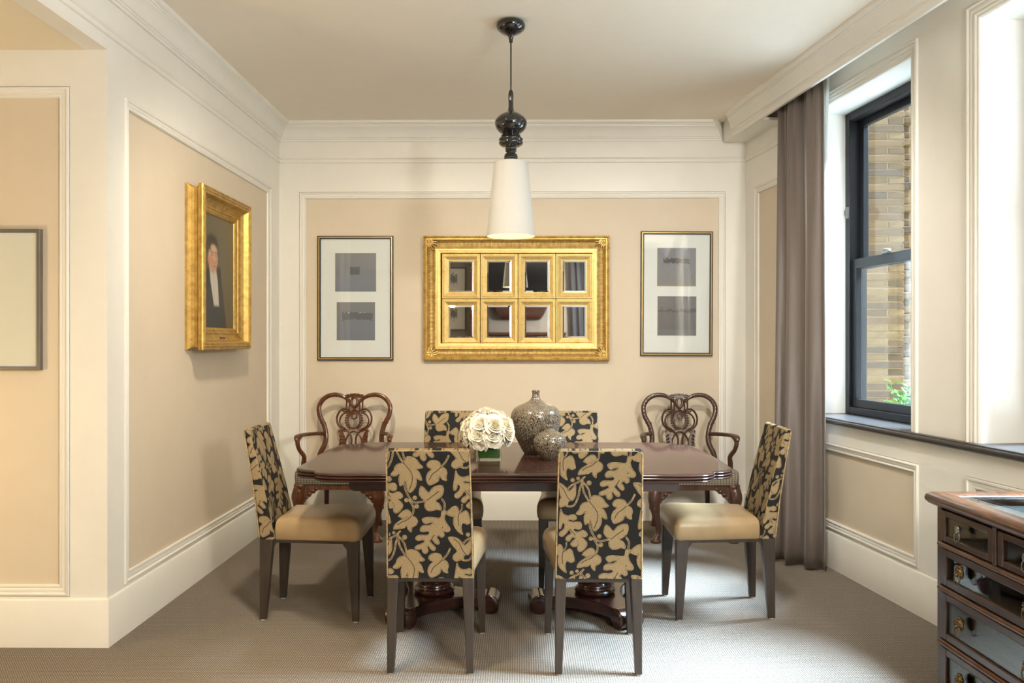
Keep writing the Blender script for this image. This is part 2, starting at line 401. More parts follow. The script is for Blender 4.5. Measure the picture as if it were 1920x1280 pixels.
def print_mat(name, base, base2, motif, box_, soft=0.0, white=None, floor=None):
    """a flat print: misty ground with one inked motif; box_ = (x0,x1,z0,z1) in generated 0..1 coordinates"""
    m, nt, b = new_mat(name)
    tc = N(nt, 'ShaderNodeTexCoord'); sp = N(nt, 'ShaderNodeSeparateXYZ'); nt.links.new(tc.outputs['Generated'], sp.inputs[0])
    X, Z = sp.outputs[0], sp.outputs[2]
    v = coords(nt, (1, 1, 1), kind='Generated')
    g = ramp(nt, [(0.0, base), (1.0, base2)], mathn(nt, 'ADD', Z, mathn(nt, 'MULTIPLY_ADD', noise(nt, v, 3, 4), 0.5, -0.25))).outputs[0]
    rag = mathn(nt, 'MULTIPLY_ADD', noise(nt, coords(nt, (1, 1, 1), kind='Generated'), 13, 5), soft*5, -soft*2.5)
    def gt(a, t): return mathn(nt, 'GREATER_THAN', a, t)
    def lt(a, t): return mathn(nt, 'LESS_THAN', a, t)
    Zr = mathn(nt, 'ADD', Z, rag)
    def bx(x0, x1, z0, z1, zz): return mathn(nt, 'MULTIPLY', mathn(nt, 'MULTIPLY', gt(X, x0), lt(X, x1)), mathn(nt, 'MULTIPLY', gt(zz, z0), lt(zz, z1)))
    if white:
        g = mixc(nt, bx(*white, Z), g, (0.50, 0.51, 0.60))
    ink = ramp(nt, [(0.38, motif), (0.62, tuple((a+c)/2 for a, c in zip(motif, base)))], noise(nt, v, 30, 5, 0.7)).outputs[0]
    g = mixc(nt, bx(*box_, Zr), g, ink)
    if floor: g = mixc(nt, mathn(nt, 'MULTIPLY', lt(Z, floor[0]), 1.0), g, floor[1])
    nt.links.new(g, b.inputs['Base Color']); b.inputs['Roughness'].default_value = 0.6; return m

# ------------------------------------------------------------------ room shell
XL, YB, H = -1.825, 6.05, 3.0
KR = 1 / math.hypot(1, 0.13)
DIR_R = Vector((0.13, -1, 0)) * KR; NOR_R = Vector((-1, -0.13, 0)) * KR; ORG_R = Vector((1.70, YB, 0))
def FB(s, n, z): return Vector((XL + s, YB - n, z))                 # back wall, s from the left corner
def FL(s, n, z): return Vector((XL + n, YB - s, z))                 # left wall, s from the back corner
def FR(s, n, z): return ORG_R + DIR_R * s + NOR_R * n + Vector((0, 0, z))  # window wall, s from the back corner
YP = 3.52
def FP(s, n, z): return Vector((XL - s, YP - n, z))                 # return wall of the passage
def FF(s, n, z): return Vector((-4.6 + s, -2.2 + n, z))             # wall behind the camera
TRIM = [0]
def wall(name, Fn, s0, s1, z0, z1, holes=(), depth=0.016, mats=None):
    mb = MB(); S = sorted({s0, s1, *[h[i] for h in holes for i in (0, 1)]}); Z = sorted({z0, z1, *[h[i] for h in holes for i in (2, 3)]})
    for a, b in zip(S, S[1:]):
        for c, d in zip(Z, Z[1:]):
            sm, zm = (a+b)/2, (c+d)/2
            if any(h[0] < sm < h[1] and h[2] < zm < h[3] for h in holes): continue
            mb.add([Fn(a,0,c), Fn(b,0,c), Fn(b,0,d), Fn(a,0,d)], [(0,1,2,3)], 0)
    for a, b, c, d, kind in holes:
        if kind == 'panel':
            q = [(a,c), (b,c), (b,d), (a,d)]
            mb.add([Fn(s,0,z) for s, z in q] + [Fn(s,-depth,z) for s, z in q], [(i,(i+1)%4,4+(i+1)%4,4+i) for i in range(4)], 0)
            mb.add([Fn(s,-depth,z) for s, z in q], [(0,1,2,3)], 1)
        elif kind == 'window':
            t = 0.075; a2, b2, d2 = a+t, b-t, d-t
            q = [(a2,0.80), (b2,0.80), (b2,d2), (a2,d2)]
            mb.add([Fn(s,-0.016,z) for s, z in q] + [Fn(s,-0.36,z) for s, z in q], [(i,(i+1)%4,4+(i+1)%4,4+i) for i in (1,2,3)], 0)
            q = [(a,c), (b,c), (b,d), (a,d)]
            mb.add([Fn(s,0,z) for s, z in q] + [Fn(s,-0.02,z) for s, z in q], [(i,(i+1)%4,4+(i+1)%4,4+i) for i in range(4)], 0)
    return struct(mb.build(name, mats or [M['white'], M['tan']], fix=False, smooth=False))
PROF = [(0.0025,-0.014),(0.0025,0.003),(0.006,0.008),(0.012,0.009),(0.016,0.006),(0.0175,0.001),(0.021,0.003),(0.030,0.0005),(0.036,-0.004),
        (0.038,-0.001),(0.043,0.0005),(0.047,-0.002),(0.050,-0.008),(0.050,-0.016)]
WPROF = [(0.0025,-0.014),(0.0025,0.003),(0.006,0.009),(0.013,0.011),(0.018,0.008),(0.020,0.002),(0.024,0.004),(0.036,0.002),(0.044,-0.003),
         (0.046,0.001),(0.052,0.003),(0.058,0.0),(0.060,-0.006),(0.066,-0.004),(0.071,-0.007),(0.0735,-0.012),(0.0745,-0.020)]
def trim_rect(Fn, s0, s1, z0, z1, prof=PROF, open_bottom=False, sc=1.0):
    mb = MB(); prof = [(w*sc, n) for w, n in prof]
    if open_bottom:
        rows = [[Fn(s0+w,n,z0), Fn(s0+w,n,z1-w), Fn(s1-w,n,z1-w), Fn(s1-w,n,z0)] for w, n in prof]
        m = 3
    else:
        rows = [[Fn(s0+w,n,z0+w), Fn(s0+w,n,z1-w), Fn(s1-w,n,z1-w), Fn(s1-w,n,z0+w)] for w, n in prof]; m = 4
    vs = [p for r in rows for p in r]; fs = []
    for i in range(len(rows)-1):
        for j in range(m): fs.append((i*4+j, i*4+(j+1) % 4, (i+1)*4+(j+1) % 4, (i+1)*4+j))
    mb.add(vs, fs); TRIM[0] += 1
    return struct(mb.build('trim_%d' % TRIM[0], M['white'], fix=False, sharp=50))
def molding(Fn, s0, s1, prof, m0=0, m1=0, name=None, mat='white'):
    mb = MB(); n = len(prof)
    vs = [Fn(s0+m0*a, a, z) for a, z in prof] + [Fn(s1+m1*a, a, z) for a, z in prof]
    fs = [(i, i+1, n+i+1, n+i) for i in range(n-1)] + [tuple(range(n)), tuple(range(n, 2*n))[::-1]]
    mb.add(vs, fs)
    if not name: TRIM[0] += 1; name = 'trim_%d' % TRIM[0]
    return struct(mb.build(name, M[mat], fix=False, sharp=40))

mb = MB(); mb.prism([(-4.6,-2.2),(2.795,-2.2),(1.72,YB),(-4.6,YB)], lambda a, b, d: Vector((a, b, d)), -0.06, 0)
struct(mb.build('floor', M['carpet'], smooth=False))
mb = MB(); mb.prism([(XL-0.10,-2.2),(2.795,-2.2),(1.72,YB),(XL-0.10,YB)], lambda a, b, d: Vector((a, b, d)), H, H+0.06)
struct(mb.build('ceiling', M['ceil'], smooth=False))
mb = MB(); mb.box(-4.6, XL-0.099, -2.2, YP+0.1, 2.64, 2.70)
struct(mb.build('ceiling_passage', plain('warm_cream_passage_ceiling', (0.78, 0.70, 0.54), 0.7, vary=0.01), smooth=False))

LB = 1.70 - XL
wall('wall_back', FB, 0, LB, 0, H, [(0.151, 3.374, 0.236, 2.483, 'panel')]); trim_rect(FB, 0.151, 3.374, 0.236, 2.483)
wall('wall_left', FL, 0, YB-YP, 0, H, [(0.206, 2.378, 0.228, 2.481, 'panel')]); trim_rect(FL, 0.206, 2.378, 0.228, 2.481)
wall('wall_passage', FP, 0, 2.8, 0, 2.64, [(0.167, 2.4, 0.222, 2.478, 'panel')]); trim_rect(FP, 0.167, 2.4, 0.222, 2.478)
WIN = [(0.938, 2.092), (2.439, 3.593), (3.94, 5.094), (5.44, 6.594)]
WZ0, WZ1 = 0.8615, 2.855
holes = [(0.161, 0.80, 0.228, 2.483, 'panel')]
for a, b in WIN: holes += [(a, b, WZ0, WZ1, 'window'), (a, b+0.005, 0.226, 0.744, 'panel')]
wall('wall_right', FR, 0, 8.4, 0, H, holes)
trim_rect(FR, 0.161, 0.80, 0.228, 2.483)
for a, b in WIN:
    trim_rect(FR, a, b, WZ0, WZ1, WPROF, open_bottom=True); trim_rect(FR, a, b+0.005, 0.226, 0.744)
wall('wall_front', FF, 0, 7.8, 0, H, [], mats=[M['rear_wall'], M['tan']])
mb = MB(); mb.box(-4.66, -4.6, -2.2, YP+0.1, 0, H); struct(mb.build('wall_passage_end', M['tan'], smooth=False))
# header beam over the passage opening: the left wall carries on above it
mb = MB(); mb.box(XL-0.10, XL, -2.2, YP, 2.64, H); struct(mb.build('wall_header', M['white'], smooth=False))
# baseboards stand a little proud of the wall
BP = [(0, 0), (0.012, 0), (0.012, 0.205), (0.008, 0.212), (0, 0.214)]
def sidecap(Fn, s0, s1, m0, m1, name): return molding(Fn, s0, s1, BP, m0, m1, name)
sidecap(FB, 0, LB, 1, -1, 'baseboard_back'); sidecap(FL, 0, YB-YP, 1, 1, 'baseboard_left')
sidecap(FP, 0, 2.8, -1, 0, 'baseboard_passage'); sidecap(FR, 0, 8.4, 1, 0, 'baseboard_right')
CROWN = [(0,2.862),(0.012,2.862),(0.012,2.876),(0.019,2.880),(0.019,2.888),(0.026,2.890),(0.030,2.900),(0.040,2.926),(0.056,2.948),(0.070,2.958),(0.071,2.964),
         (0.078,2.966),(0.078,2.973),(0.090,2.977),(0.096,2.984),(0.098,2.992),(0.098,3.0),(0,3.0)]
RAIL = [(0,2.700),(0.006,2.700),(0.010,2.704),(0.010,2.712),(0.006,2.716),(0.006,2.726),(0.012,2.730),(0.015,2.736),(0.012,2.742),(0,2.745)]
PK = 0.17                                                            # curtain pocket: the crown on the window side stands off the wall
molding(FB, 0, LB-PK-0.0, CROWN, 1, -1); molding(FL, 0, 8.25, CROWN, 1, 0)
molding(FB, 0, LB, RAIL, 1, -1); molding(FL, 0, 8.25, RAIL, 1, 0); molding(FR, 0, 0.9, RAIL, 1, 0)
molding(FR, 0, 8.4, [(PK+a, z) for a, z in [(0,2.845)] + CROWN[1:]], 1, 0)
mb = MB()
q = [FR(0,PK-0.018,0), FR(8.4,PK-0.018,0), FR(8.4,PK+0.0005,0), FR(0,PK+0.0005,0)]
mb.add([p+Vector((0,0,2.845)) for p in q] + [p+Vector((0,0,H)) for p in q], [(0,1,2,3),(4,7,6,5),(0,4,5,1),(1,5,6,2),(2,6,7,3),(3,7,4,0)])
q = [FR(0,0,0), FR(0.62,0,0), FR(0.62,PK,0), FR(0,PK,0)]
mb.add([p+Vector((0,0,2.846)) for p in q] + [p+Vector((0,0,2.865)) for p in q], [(0,1,2,3),(4,7,6,5),(0,4,5,1),(1,5,6,2),(2,6,7,3),(3,7,4,0)])
TRIM[0] += 1; struct(mb.build('trim_%d' % TRIM[0], M['white'], smooth=False))
# stone sill band, nosed, deep in the window openings and shallow along the piers
mb = MB()
NOSE = [(0.010,0.860),(0.028,0.861),(0.036,0.867),(0.041,0.876),(0.040,0.884),(0.034,0.889),(0.030,0.8905),(0.028,0.897),(0.022,0.899)]
sil = [(0.0,0.860)] + NOSE + [(0.0,0.899)]
s_a, s_b = 0.82, 8.3
mb.add([FR(s_a,a,z) for a, z in sil] + [FR(s_b,a,z) for a, z in sil],
       [(i, i+1, len(sil)+i+1, len(sil)+i) for i in range(len(sil)-1)] + [tuple(range(len(sil))), tuple(range(len(sil), 2*len(sil)))[::-1]])
for a, b in WIN:
    q = [(a+0.072,-0.34), (b-0.072,-0.34), (b-0.072,0.001), (a+0.072,0.001)]
    mb.add([FR(s,n,0.860) for s, n in q] + [FR(s,n,0.8985) for s, n in q], [(0,1,2,3),(4,7,6,5),(0,4,5,1),(1,5,6,2),(2,6,7,3),(3,7,4,0)])
TRIM[0] += 1; struct(mb.build('trim_%d' % TRIM[0], M['stone'], sharp=50))

# ------------------------------------------------------------------ windows: black double-hung sashes
def fbox(mb, s0, s1, n0, n1, z0, z1, mat=0): return mb.box(s0, s1, n0, n1, z0, z1, mat, M=lambda p: FR(p.x, p.y, p.z))
for i, (a, b) in enumerate(WIN):
    a, b = a+0.075, b-0.075; z0, z1 = 0.8985, WZ1-0.075
    mb = MB()
    fbox(mb, a, a+0.048, -0.345, -0.225, z0, z1); fbox(mb, b-0.048, b, -0.345, -0.225, z0, z1)
    fbox(mb, a+0.048, b-0.048, -0.345, -0.225, z1-0.05, z1); fbox(mb, a+0.048, b-0.048, -0.345, -0.225, z0, z0+0.045)
    w = struct(mb.build('window_%d' % (i+1), M['win_black'], bevel=0.004))
    def sash(nm, n0, n1, za, zb, bot, top):
        m2 = MB(); c, d = a+0.048, b-0.048
        fbox(m2, c, c+0.042, n0, n1, za, zb); fbox(m2, d-0.042, d, n0, n1, za, zb)
        fbox(m2, c+0.042, d-0.042, n0, n1, za, za+bot); fbox(m2, c+0.042, d-0.042, n0, n1, zb-top, zb)
        o = m2.build(nm, M['win_black'], parent=w, bevel=0.003)
        m3 = MB(); nm_ = (n0+n1)/2
        fbox(m3, c+0.040, d-0.040, nm_-0.002, nm_+0.002, za+bot-0.002, zb-top+0.002)
        m3.build('pane', M['glass'], parent=o, smooth=False)
        return o
    sash('upper_sash', -0.330, -0.295, 1.80, z1-0.05, 0.055, 0.04)
    lo = sash('lower_sash', -0.285, -0.245, z0+0.045, 1.862, 0.05, 0.060)
    m2 = MB(); fbox(m2, a+0.40, a+0.46, -0.245, -0.225, 1.862, 1.876); fbox(m2, a+0.425, a+0.435, -0.262, -0.215, 1.876, 1.886)
    m2.build('latch', M['steel'], parent=lo, bevel=0.002)
    if i == 0:
        m2 = MB(); fbox(m2, a+0.030, a+0.050, -0.224, -0.206, 2.12, 2.19); fbox(m2, a+0.034, a+0.046, -0.206, -0.196, 2.14, 2.17)
        m2.build('restrictor', M['grey_frame'], parent=w, bevel=0.002)
    # sky portal so the daylight through this opening renders cleanly
    c = FR((a+b)/2, -0.40, (z0+z1)/2)
    d = bpy.data.lights.new('sky_portal', 'AREA'); d.shape = 'RECTANGLE'; d.size = b-a; d.size_y = z1-z0; d.cycles.is_portal = True
    po = bpy.data.objects.new('sky_portal', d); COL.objects.link(po); po.location = c
    po.rotation_euler = NOR_R.to_track_quat('-Z', 'Z').to_euler()

# ------------------------------------------------------------------ brick wall and shrub outside the first window
YO = 7.2
pl, pr = P(1560, 640, YO).x, P(1694, 640, YO).x
pxm = (P(1700, 640, YO).x - P(1600, 640, YO).x) / 100
mb = MB(); mb.box(pl-0.6, pr-0.006, YO-0.007, YO+0.30, 0.2, 4.2); mb.box(pr-0.10, pr+0.75, YO+0.082, YO+0.30, 0.2, 4.2)
ow = struct(mb.build('wall_outside', M['mortar'], smooth=False))
q = [FR(-1.2,-0.37,0), FR(8.4,-0.37,0), Vector((7.5,-2.2,0)), Vector((7.5,YO,0))]
mb = MB(); mb.rings([[p + Vector((0,0,z)) for p in q] for z in (0.34, 0.42)]); struct(mb.build('floor_bounce_slab', M['bounce_slab'], smooth=False))  # unseen slab added below the sills to bounce sunlight onto the ceiling
course = 13.85*pxm; hgt = course - 0.011
bmesh_cache = {}
def brick(x0, x1, y, z, k):
    L = round(x1-x0, 3); key = (L, k)
    if key not in bmesh_cache:
        r = random.Random(k*97+int(L*1000)); m = MB()
        j = lambda s: (r.random()-0.5)*s
        vs = []
        for zz in (-hgt/2, hgt/2):
            for yy in (-0.012, 0.05):
                for xx in (-L/2, L/2): vs.append((xx+j(0.006), yy+j(0.006), zz+j(0.006)))
        m.add(vs, [(0,1,3,2),(4,6,7,5),(0,4,5,1),(1,5,7,3),(3,7,6,2),(2,6,4,0)])
        o = m.build('brick', BR[k % 5], smooth=False); bmesh_cache[key] = o.data
        b = o.modifiers.new('bevel', 'BEVEL'); b.width = 0.004; b.segments = 1
        o.parent = ow; o.location = ((x0+x1)/2, y, z); return
    o = bpy.data.objects.new('brick', bmesh_cache[key]); COL.objects.link(o); o.parent = ow
    o.location = ((x0+x1)/2, y, z + random.uniform(-0.002, 0.002))
    b = o.modifiers.new('bevel', 'BEVEL'); b.width = 0.004; b.segments = 1
x_ = lambda px: P(px, 640, YO).x
z = 0.55; row = 0; g = 0.010
while z < 3.75:
    kk = lambda: random.choice((0, 0, 1, 1, 2, 3, 3, 4))
    if row % 2: brick(x_(1620), x_(1694), YO, z, kk())
    else: brick(x_(1620), x_(1664.5)-g, YO, z, kk()); brick(x_(1664.5), x_(1694), YO, z, kk())
    o_ = 0.0 if row % 3 else 0.03
    zz = z + course*0.45
    brick(x_(1695)+0.01, x_(1715)-g+o_, YO+0.085-o_, zz, kk()); [brick(x_(1715+41*c)+o_, x_(1756+41*c)-g+o_, YO+0.10, zz, kk()) for c in range(3)]
    z += course; row += 1
cx = P(1706, 740, 5.95)
sh = empty('leafy_shrub', (cx.x, 5.95, 0.62)); tag(sh, 'bright green leafy shrub outside the left window, against the brick', 'shrub')
mb = MB(); mb.rings([[Vector((a[0]*k, a[1]*k, z)) for a in ((-.16,-.1),(.16,-.1),(.16,.1),(-.16,.1))] for k, z in ((0.8,-0.2),(1.0,0.0),(1.0,0.12),(0.9,0.12),(0.88,0.08))])
mb.build('planter', M['pot'], parent=sh, bevel=0.005)
lm = MB()
def leaf_fn(u, v):
    w = 0.017*math.sin(PI*min(v*0.94+0.04, 1))**0.8
    return Vector(((u-0.5)*2*w, 0.085*v, -0.02*v*v + 0.012*abs(u-0.5)))
lm.grid(leaf_fn, 4, 6); l0 = lm.build('leaf', M['green_leaf'], fix=False); lmesh = l0.data; bpy.data.objects.remove(l0)
rr = random.Random(3)
for k in range(16):
    a = rr.uniform(0, 2*PI); lean = rr.uniform(0.05, 0.5); L = rr.uniform(0.18, 0.36)
    d = Vector((math.cos(a)*lean, math.sin(a)*lean*0.7, 1)).normalized(); b0 = Vector((rr.uniform(-.09,.09), rr.uniform(-.05,.05), 0.09))
    pts = [b0 + d*L*t + Vector((math.cos(a), math.sin(a), 0))*0.05*t*t for t in (0, .35, .7, 1)]
    m2 = MB(); m2.tube(pts, [0.005, 0.004, 0.0035, 0.002], 6); m2.build('stem', M['stem'], parent=sh)
    for q in range(9):
        t = 0.25 + 0.75*q/8; p = pts[0].lerp(pts[3], t); o = bpy.data.objects.new('leaf', lmesh); COL.objects.link(o); o.parent = sh
        o.location = p; o.rotation_euler = (rr.uniform(0.3, 1.1), rr.uniform(-.4, .4), q*2.4 + rr.uniform(-.4, .4)); o.scale = (1.0,)*3 if t < 0.8 else (0.8,)*3

# ------------------------------------------------------------------ upholstered dining chairs (front = +y)
TX, TZ = 745.0, 880.0
LEAVES = [
 [(368,530),(350,532),(310,540),(282,570),(275,600),(243,640),(262,658),(300,655),(330,630),(318,670),(320,720),(330,752),(362,735),(380,708),(392,770),(405,805),(425,814),(450,795),(478,755),(488,710),(485,680),(510,695),(537,695),(528,650),(512,615),(490,590),(530,587),(550,568),(520,540),(500,505),(460,476),(410,468),(385,485),(370,510)],
 [(430,1035),(400,1045),(350,1060),(320,1045),(303,1035),(330,1000),(370,972),(405,972),(428,1000),(430,1030),(455,1035),(480,1055),(490,1090),(470,1125),(440,1140),(432,1160),(430,1190),(405,1178),(388,1150),(385,1130),(360,1150),(320,1155),(280,1162),(257,1160),(262,1130),(285,1100),(320,1075),(350,1060)],
 [(745,100),(710,106),(705,150),(690,168),(660,165),(610,160),(560,163),(525,182),(537,215),(562,232),(602,217),(627,217),(592,237),(537,240),(507,270),(510,300),(542,307),(582,300),(592,320),(562,332),(502,330),(465,350),(465,380),(492,392),(532,382),(542,400),(502,420),(460,440),(455,467),(492,477),(517,465),(522,490),(542,512),(569,510),(584,480),(574,450),(582,440),(602,470),(632,487),(654,470),(644,440),(614,410),(604,385),(617,378),(642,412),(672,427),(691,410),(679,375),(664,355),(682,343),(707,360),(734,345),(734,315),(719,298),(752,307),(784,300),(792,270),(774,240),(759,220),(740,170),(750,140),(765,110)],
 [(712,570),(712,540),(690,513),(650,503),(605,513),(580,545),(590,575),(620,590),(590,620),(573,660),(573,700),(598,742),(640,732),(690,702),(700,660),(715,682),(740,697),(767,697),(762,665),(772,630),(762,590),(735,570)],
 [(570,885),(540,877),(508,840),(503,800),(520,748),(555,763),(585,802),(600,802),(630,763),(680,740),(727,743),(737,790),(722,840),(690,870),(660,890),(690,910),(712,950),(707,982),(670,972),(640,982),(590,987),(558,960),(550,920),(565,895)],
 [(105,592),(125,640),(170,662),(220,648),(252,670),(252,697),(220,712),(190,702),(180,715),(230,722),(280,718),(302,745),(297,787),(265,797),(235,787),(225,800),(260,817),(310,798),(347,820),(357,850),(330,872),(300,867),(330,890),(354,920),(347,960),(310,1002),(275,1007),(258,975),(268,930),(258,910),(272,935),(257,957),(220,962),(193,935),(213,905),(240,882),(215,872),(190,907),(160,907),(148,880),(170,850),(200,830),(180,802),(160,832),(120,867),(88,850),(93,820),(130,790),(140,752),(122,735),(112,782),(83,792),(76,750),(88,680),(93,640)],
 [(132,1002),(125,960),(100,933),(60,948),(8,1000),(25,1027),(75,1042),(85,1030),(73,1060),(73,1110),(98,1162),(130,1195),(165,1212),(155,1170),(152,1130),(165,1100),(200,1114),(237,1100),(234,1065),(217,1000),(187,976),(150,1000)],
 [(20,1235),(65,1228),(115,1243),(155,1280),(180,1310),(215,1273),(240,1248),(245,1300),(240,1360),(215,1402),(175,1410),(170,1440),(135,1457),(95,1467),(63,1440),(73,1400),(105,1370),(75,1330),(48,1290)],
]
STEMS = [[(320,298),(275,340),(200,378),(150,432)],[(302,335),(278,410),(262,490),(225,565),(170,575),(120,545)],[(298,345),(315,440),(365,530)],[(308,350),(355,410),(378,500)],
 [(370,730),(385,800),(430,880),(470,905),(560,890)],[(412,882),(448,945),(446,1000),(428,1035)],[(718,872),(742,915),(738,965),(736,1010)],[(712,570),(758,520),(785,465)],[(130,1010),(160,960),(160,925)]]
DOTS = [(210,328,20),(260,312,16),(362,355,23),(386,882,20),(465,860,21),(480,941,22)]
VEINS = [[(368,530),(400,570),(430,610),(447,660),(440,720),(415,785)],[(430,1033),(390,1070),(340,1090),(300,1117)],[(712,572),(670,610),(630,640),(603,692)],[(578,885),(620,850),(690,798)],
 [(168,925),(162,975),(128,1012),(120,1060),(125,1120)],[(75,1250),(125,1290),(165,1370),(215,1420)],[(714,268),(722,258)],[(640,330),(600,400)],[(190,790),(240,850)]]
def seg_dist(p, a, b):
    ab = b-a; t = np.clip(((p-a)@ab)/(ab@ab+1e-9), 0, 1); return np.linalg.norm(p-(a+t[:, None]*ab), axis=1)
def pattern(U, V):
    """signed distance (pattern units) into the leaf motifs, and distance to the veins"""
    pts = np.stack([np.mod(U, TX), np.mod(V, TZ)], 1); leaf = np.full(len(pts), -60.0); vein = np.full(len(pts), 60.0)
    def each(poly, marg, fn):
        a = np.array(poly, float)
        for i in range(-2, 3):
            for j in range(-2, 3):
                q = a.copy(); q[:, 0] += i*TX; q[:, 1] += j*TZ
                lo, hi = q[:, :2].min(0)-marg, q[:, :2].max(0)+marg
                if hi[0] < 0 or hi[1] < 0 or lo[0] > TX or lo[1] > TZ: continue
                sel = np.where((pts[:, 0] > lo[0]) & (pts[:, 0] < hi[0]) & (pts[:, 1] > lo[1]) & (pts[:, 1] < hi[1]))[0]
                if len(sel): fn(q, sel)
    def f_poly(q, sel):
        p = pts[sel]; d = np.full(len(sel), 1e9); ins = np.zeros(len(sel), bool); L = len(q)
        for k in range(L):
            a, b = q[k], q[(k+1) % L]; d = np.minimum(d, seg_dist(p, a, b))
            if a[1] != b[1]:
                c = (a[1] > p[:, 1]) != (b[1] > p[:, 1]); xi = a[0] + (p[:, 1]-a[1])*(b[0]-a[0])/(b[1]-a[1]); ins ^= c & (p[:, 0] < xi)
        leaf[sel] = np.maximum(leaf[sel], np.where(ins, d, -d))
    def f_line(r):
        def fn(q, sel):
            d = np.min([seg_dist(pts[sel], q[k], q[k+1]) for k in range(len(q)-1)], 0); leaf[sel] = np.maximum(leaf[sel], r-d)
        return fn
    def f_vein(q, sel):
        d = np.min([seg_dist(pts[sel], q[k], q[k+1]) for k in range(len(q)-1)], 0); vein[sel] = np.minimum(vein[sel], d)
    smooth2 = lambda l: [tuple(v)[:2] for v in crom([(x, y, 0) for x, y in l], 4)]
    for l in LEAVES: each([tuple(v)[:2] for v in crom([(x, y, 0) for x, y in l], 2, True)], 60, f_poly)
    for l in STEMS: each(smooth2(l), 30, f_line(9.0))
    for l in VEINS: each(smooth2(l), 20, f_vein)
    for x, y, r in DOTS:
        each([(x, y), (x+0.1, y)], r+30, f_line(r))
    return leaf, vein
MPU = 0.000430
def chair_back(offu, offv):
    NX, NY, NZ = 168, 20, 252; zb, zt = 0.393, 0.915; rings = []; nrm = []
    def ring(z, inset, thick_k=1.0):
        t = (z-zb)/(zt-zb); t = max(0, min(1, t))
        hw = 0.1765-0.0095*t - inset
        yr = -0.247-0.080*t**1.25; yf = -0.172-0.124*t**1.15
        cy = (yr+yf)/2; hy = ((yf-yr)/2 - inset)*thick_k
        rc = min(0.011, max(hy, 0.0005)*0.9); out = []
        def side(p0, p1, n):
            for k in range(n): out.append((p0[0]+(p1[0]-p0[0])*k/n, p0[1]+(p1[1]-p0[1])*k/n))
        side((-hw+rc, cy-hy), (hw-rc, cy-hy), NX)                       # rear face
        for k in range(6): a = -PI/2+PI/2*k/6; out.append((hw-rc+rc*math.cos(a), cy-hy+rc+rc*math.sin(a)))
        side((hw, cy-hy+rc), (hw, cy+hy-rc), NY)
        for k in range(6): a = PI/2*k/6; out.append((hw-rc+rc*math.cos(a), cy+hy-rc+rc*math.sin(a)))
        side((hw-rc, cy+hy), (-hw+rc, cy+hy), NX)
        for k in range(6): a = PI/2+PI/2*k/6; out.append((-hw+rc+rc*math.cos(a), cy+hy-rc+rc*math.sin(a)))
        side((-hw, cy+hy-rc), (-hw, cy-hy+rc), NY)
        for k in range(6): a = PI+PI/2*k/6; out.append((-hw+rc+rc*math.cos(a), cy-hy+rc+rc*math.sin(a)))
        return [Vector((x, y, z)) for x, y in out]
    zs = []
    for k in range(NZ+1): rings.append(ring(zb+(zt-zb)*k/NZ, 0)); 
    R = 0.009
    for k in range(1, 6):
        a = PI/2*k/5; rings.append([v+Vector((0,0,0)) for v in [Vector((p.x, p.y, zt+R*math.sin(a))) for p in ring(zt, R*(1-math.cos(a)))]])
    for k in range(1, 7): rings.append([Vector((p.x, p.y, zt+R+0.003*math.sin(PI/2*k/6))) for p in ring(zt, R, 1-k/6*0.98)])
    mb = MB(); mb.rings(rings, True, True)
    V = np.array(mb.v); n = len(rings[0])
    idx = np.arange(len(V)) % n
    rear = idx < NX+3; front = (idx > NX+NY+9) & (idx < 2*NX+NY+15)
    U = np.where(rear, 465 + V[:, 0]/MPU, 465 + 380 - V[:, 0]/MPU)
    side = ~(rear | front)
    U = np.where(side, 465 + np.sign(V[:, 0])*0.17/MPU + np.sign(V[:, 0])*(V[:, 1]-(-0.247-0.08*np.clip((V[:, 2]-zb)/(zt-zb), 0, 1)))/MPU, U)
    W = 60 + (0.918 - V[:, 2])/0.000436
    top = np.arange(len(V)) >= n*(NZ+3)
    W = np.where(top, W + (V[:, 1]+0.31)/MPU, W)
    lf, ve = pattern(U-offu, W-offv)
    rim = np.arange(len(V)) >= n*(NZ+1)
    lf = np.where(rim, 6+9*np.sin(V[:, 0]*70+offu)+7*np.sin(V[:, 0]*31+offv), lf)
    return mb, lf*0.43, ve*0.43
BACKS = {}
def seat_mb():
    mb = MB(); rings = []
    for z, ins, dz in ((0.388,0.006,0),(0.395,0.0,0),(0.425,-0.004,0),(0.455,-0.003,0),(0.475,0.004,0),(0.487,0.013,0.001),(0.495,0.027,0.002),(0.500,0.050,0.003),(0.505,0.085,0.0035),(0.508,0.125,0.004),(0.5095,0.160,0.004)):
        hr, hf, y0, y1 = 0.171-ins, 0.213-ins, -0.172+max(ins,0)*0.6, 0.247-ins
        pl = rounded([(-hr,y0),(hr,y0),(hf,y1),(-hf,y1)], [0.008,0.008,0.034,0.034], 6)
        rings.append([Vector((p[0], p[1] + 0.006*math.cos(PI*p[0]/0.43)*(1 if p[1] > 0.15 else 0), z)) for p in pl])
    mb.rings(rings); return mb
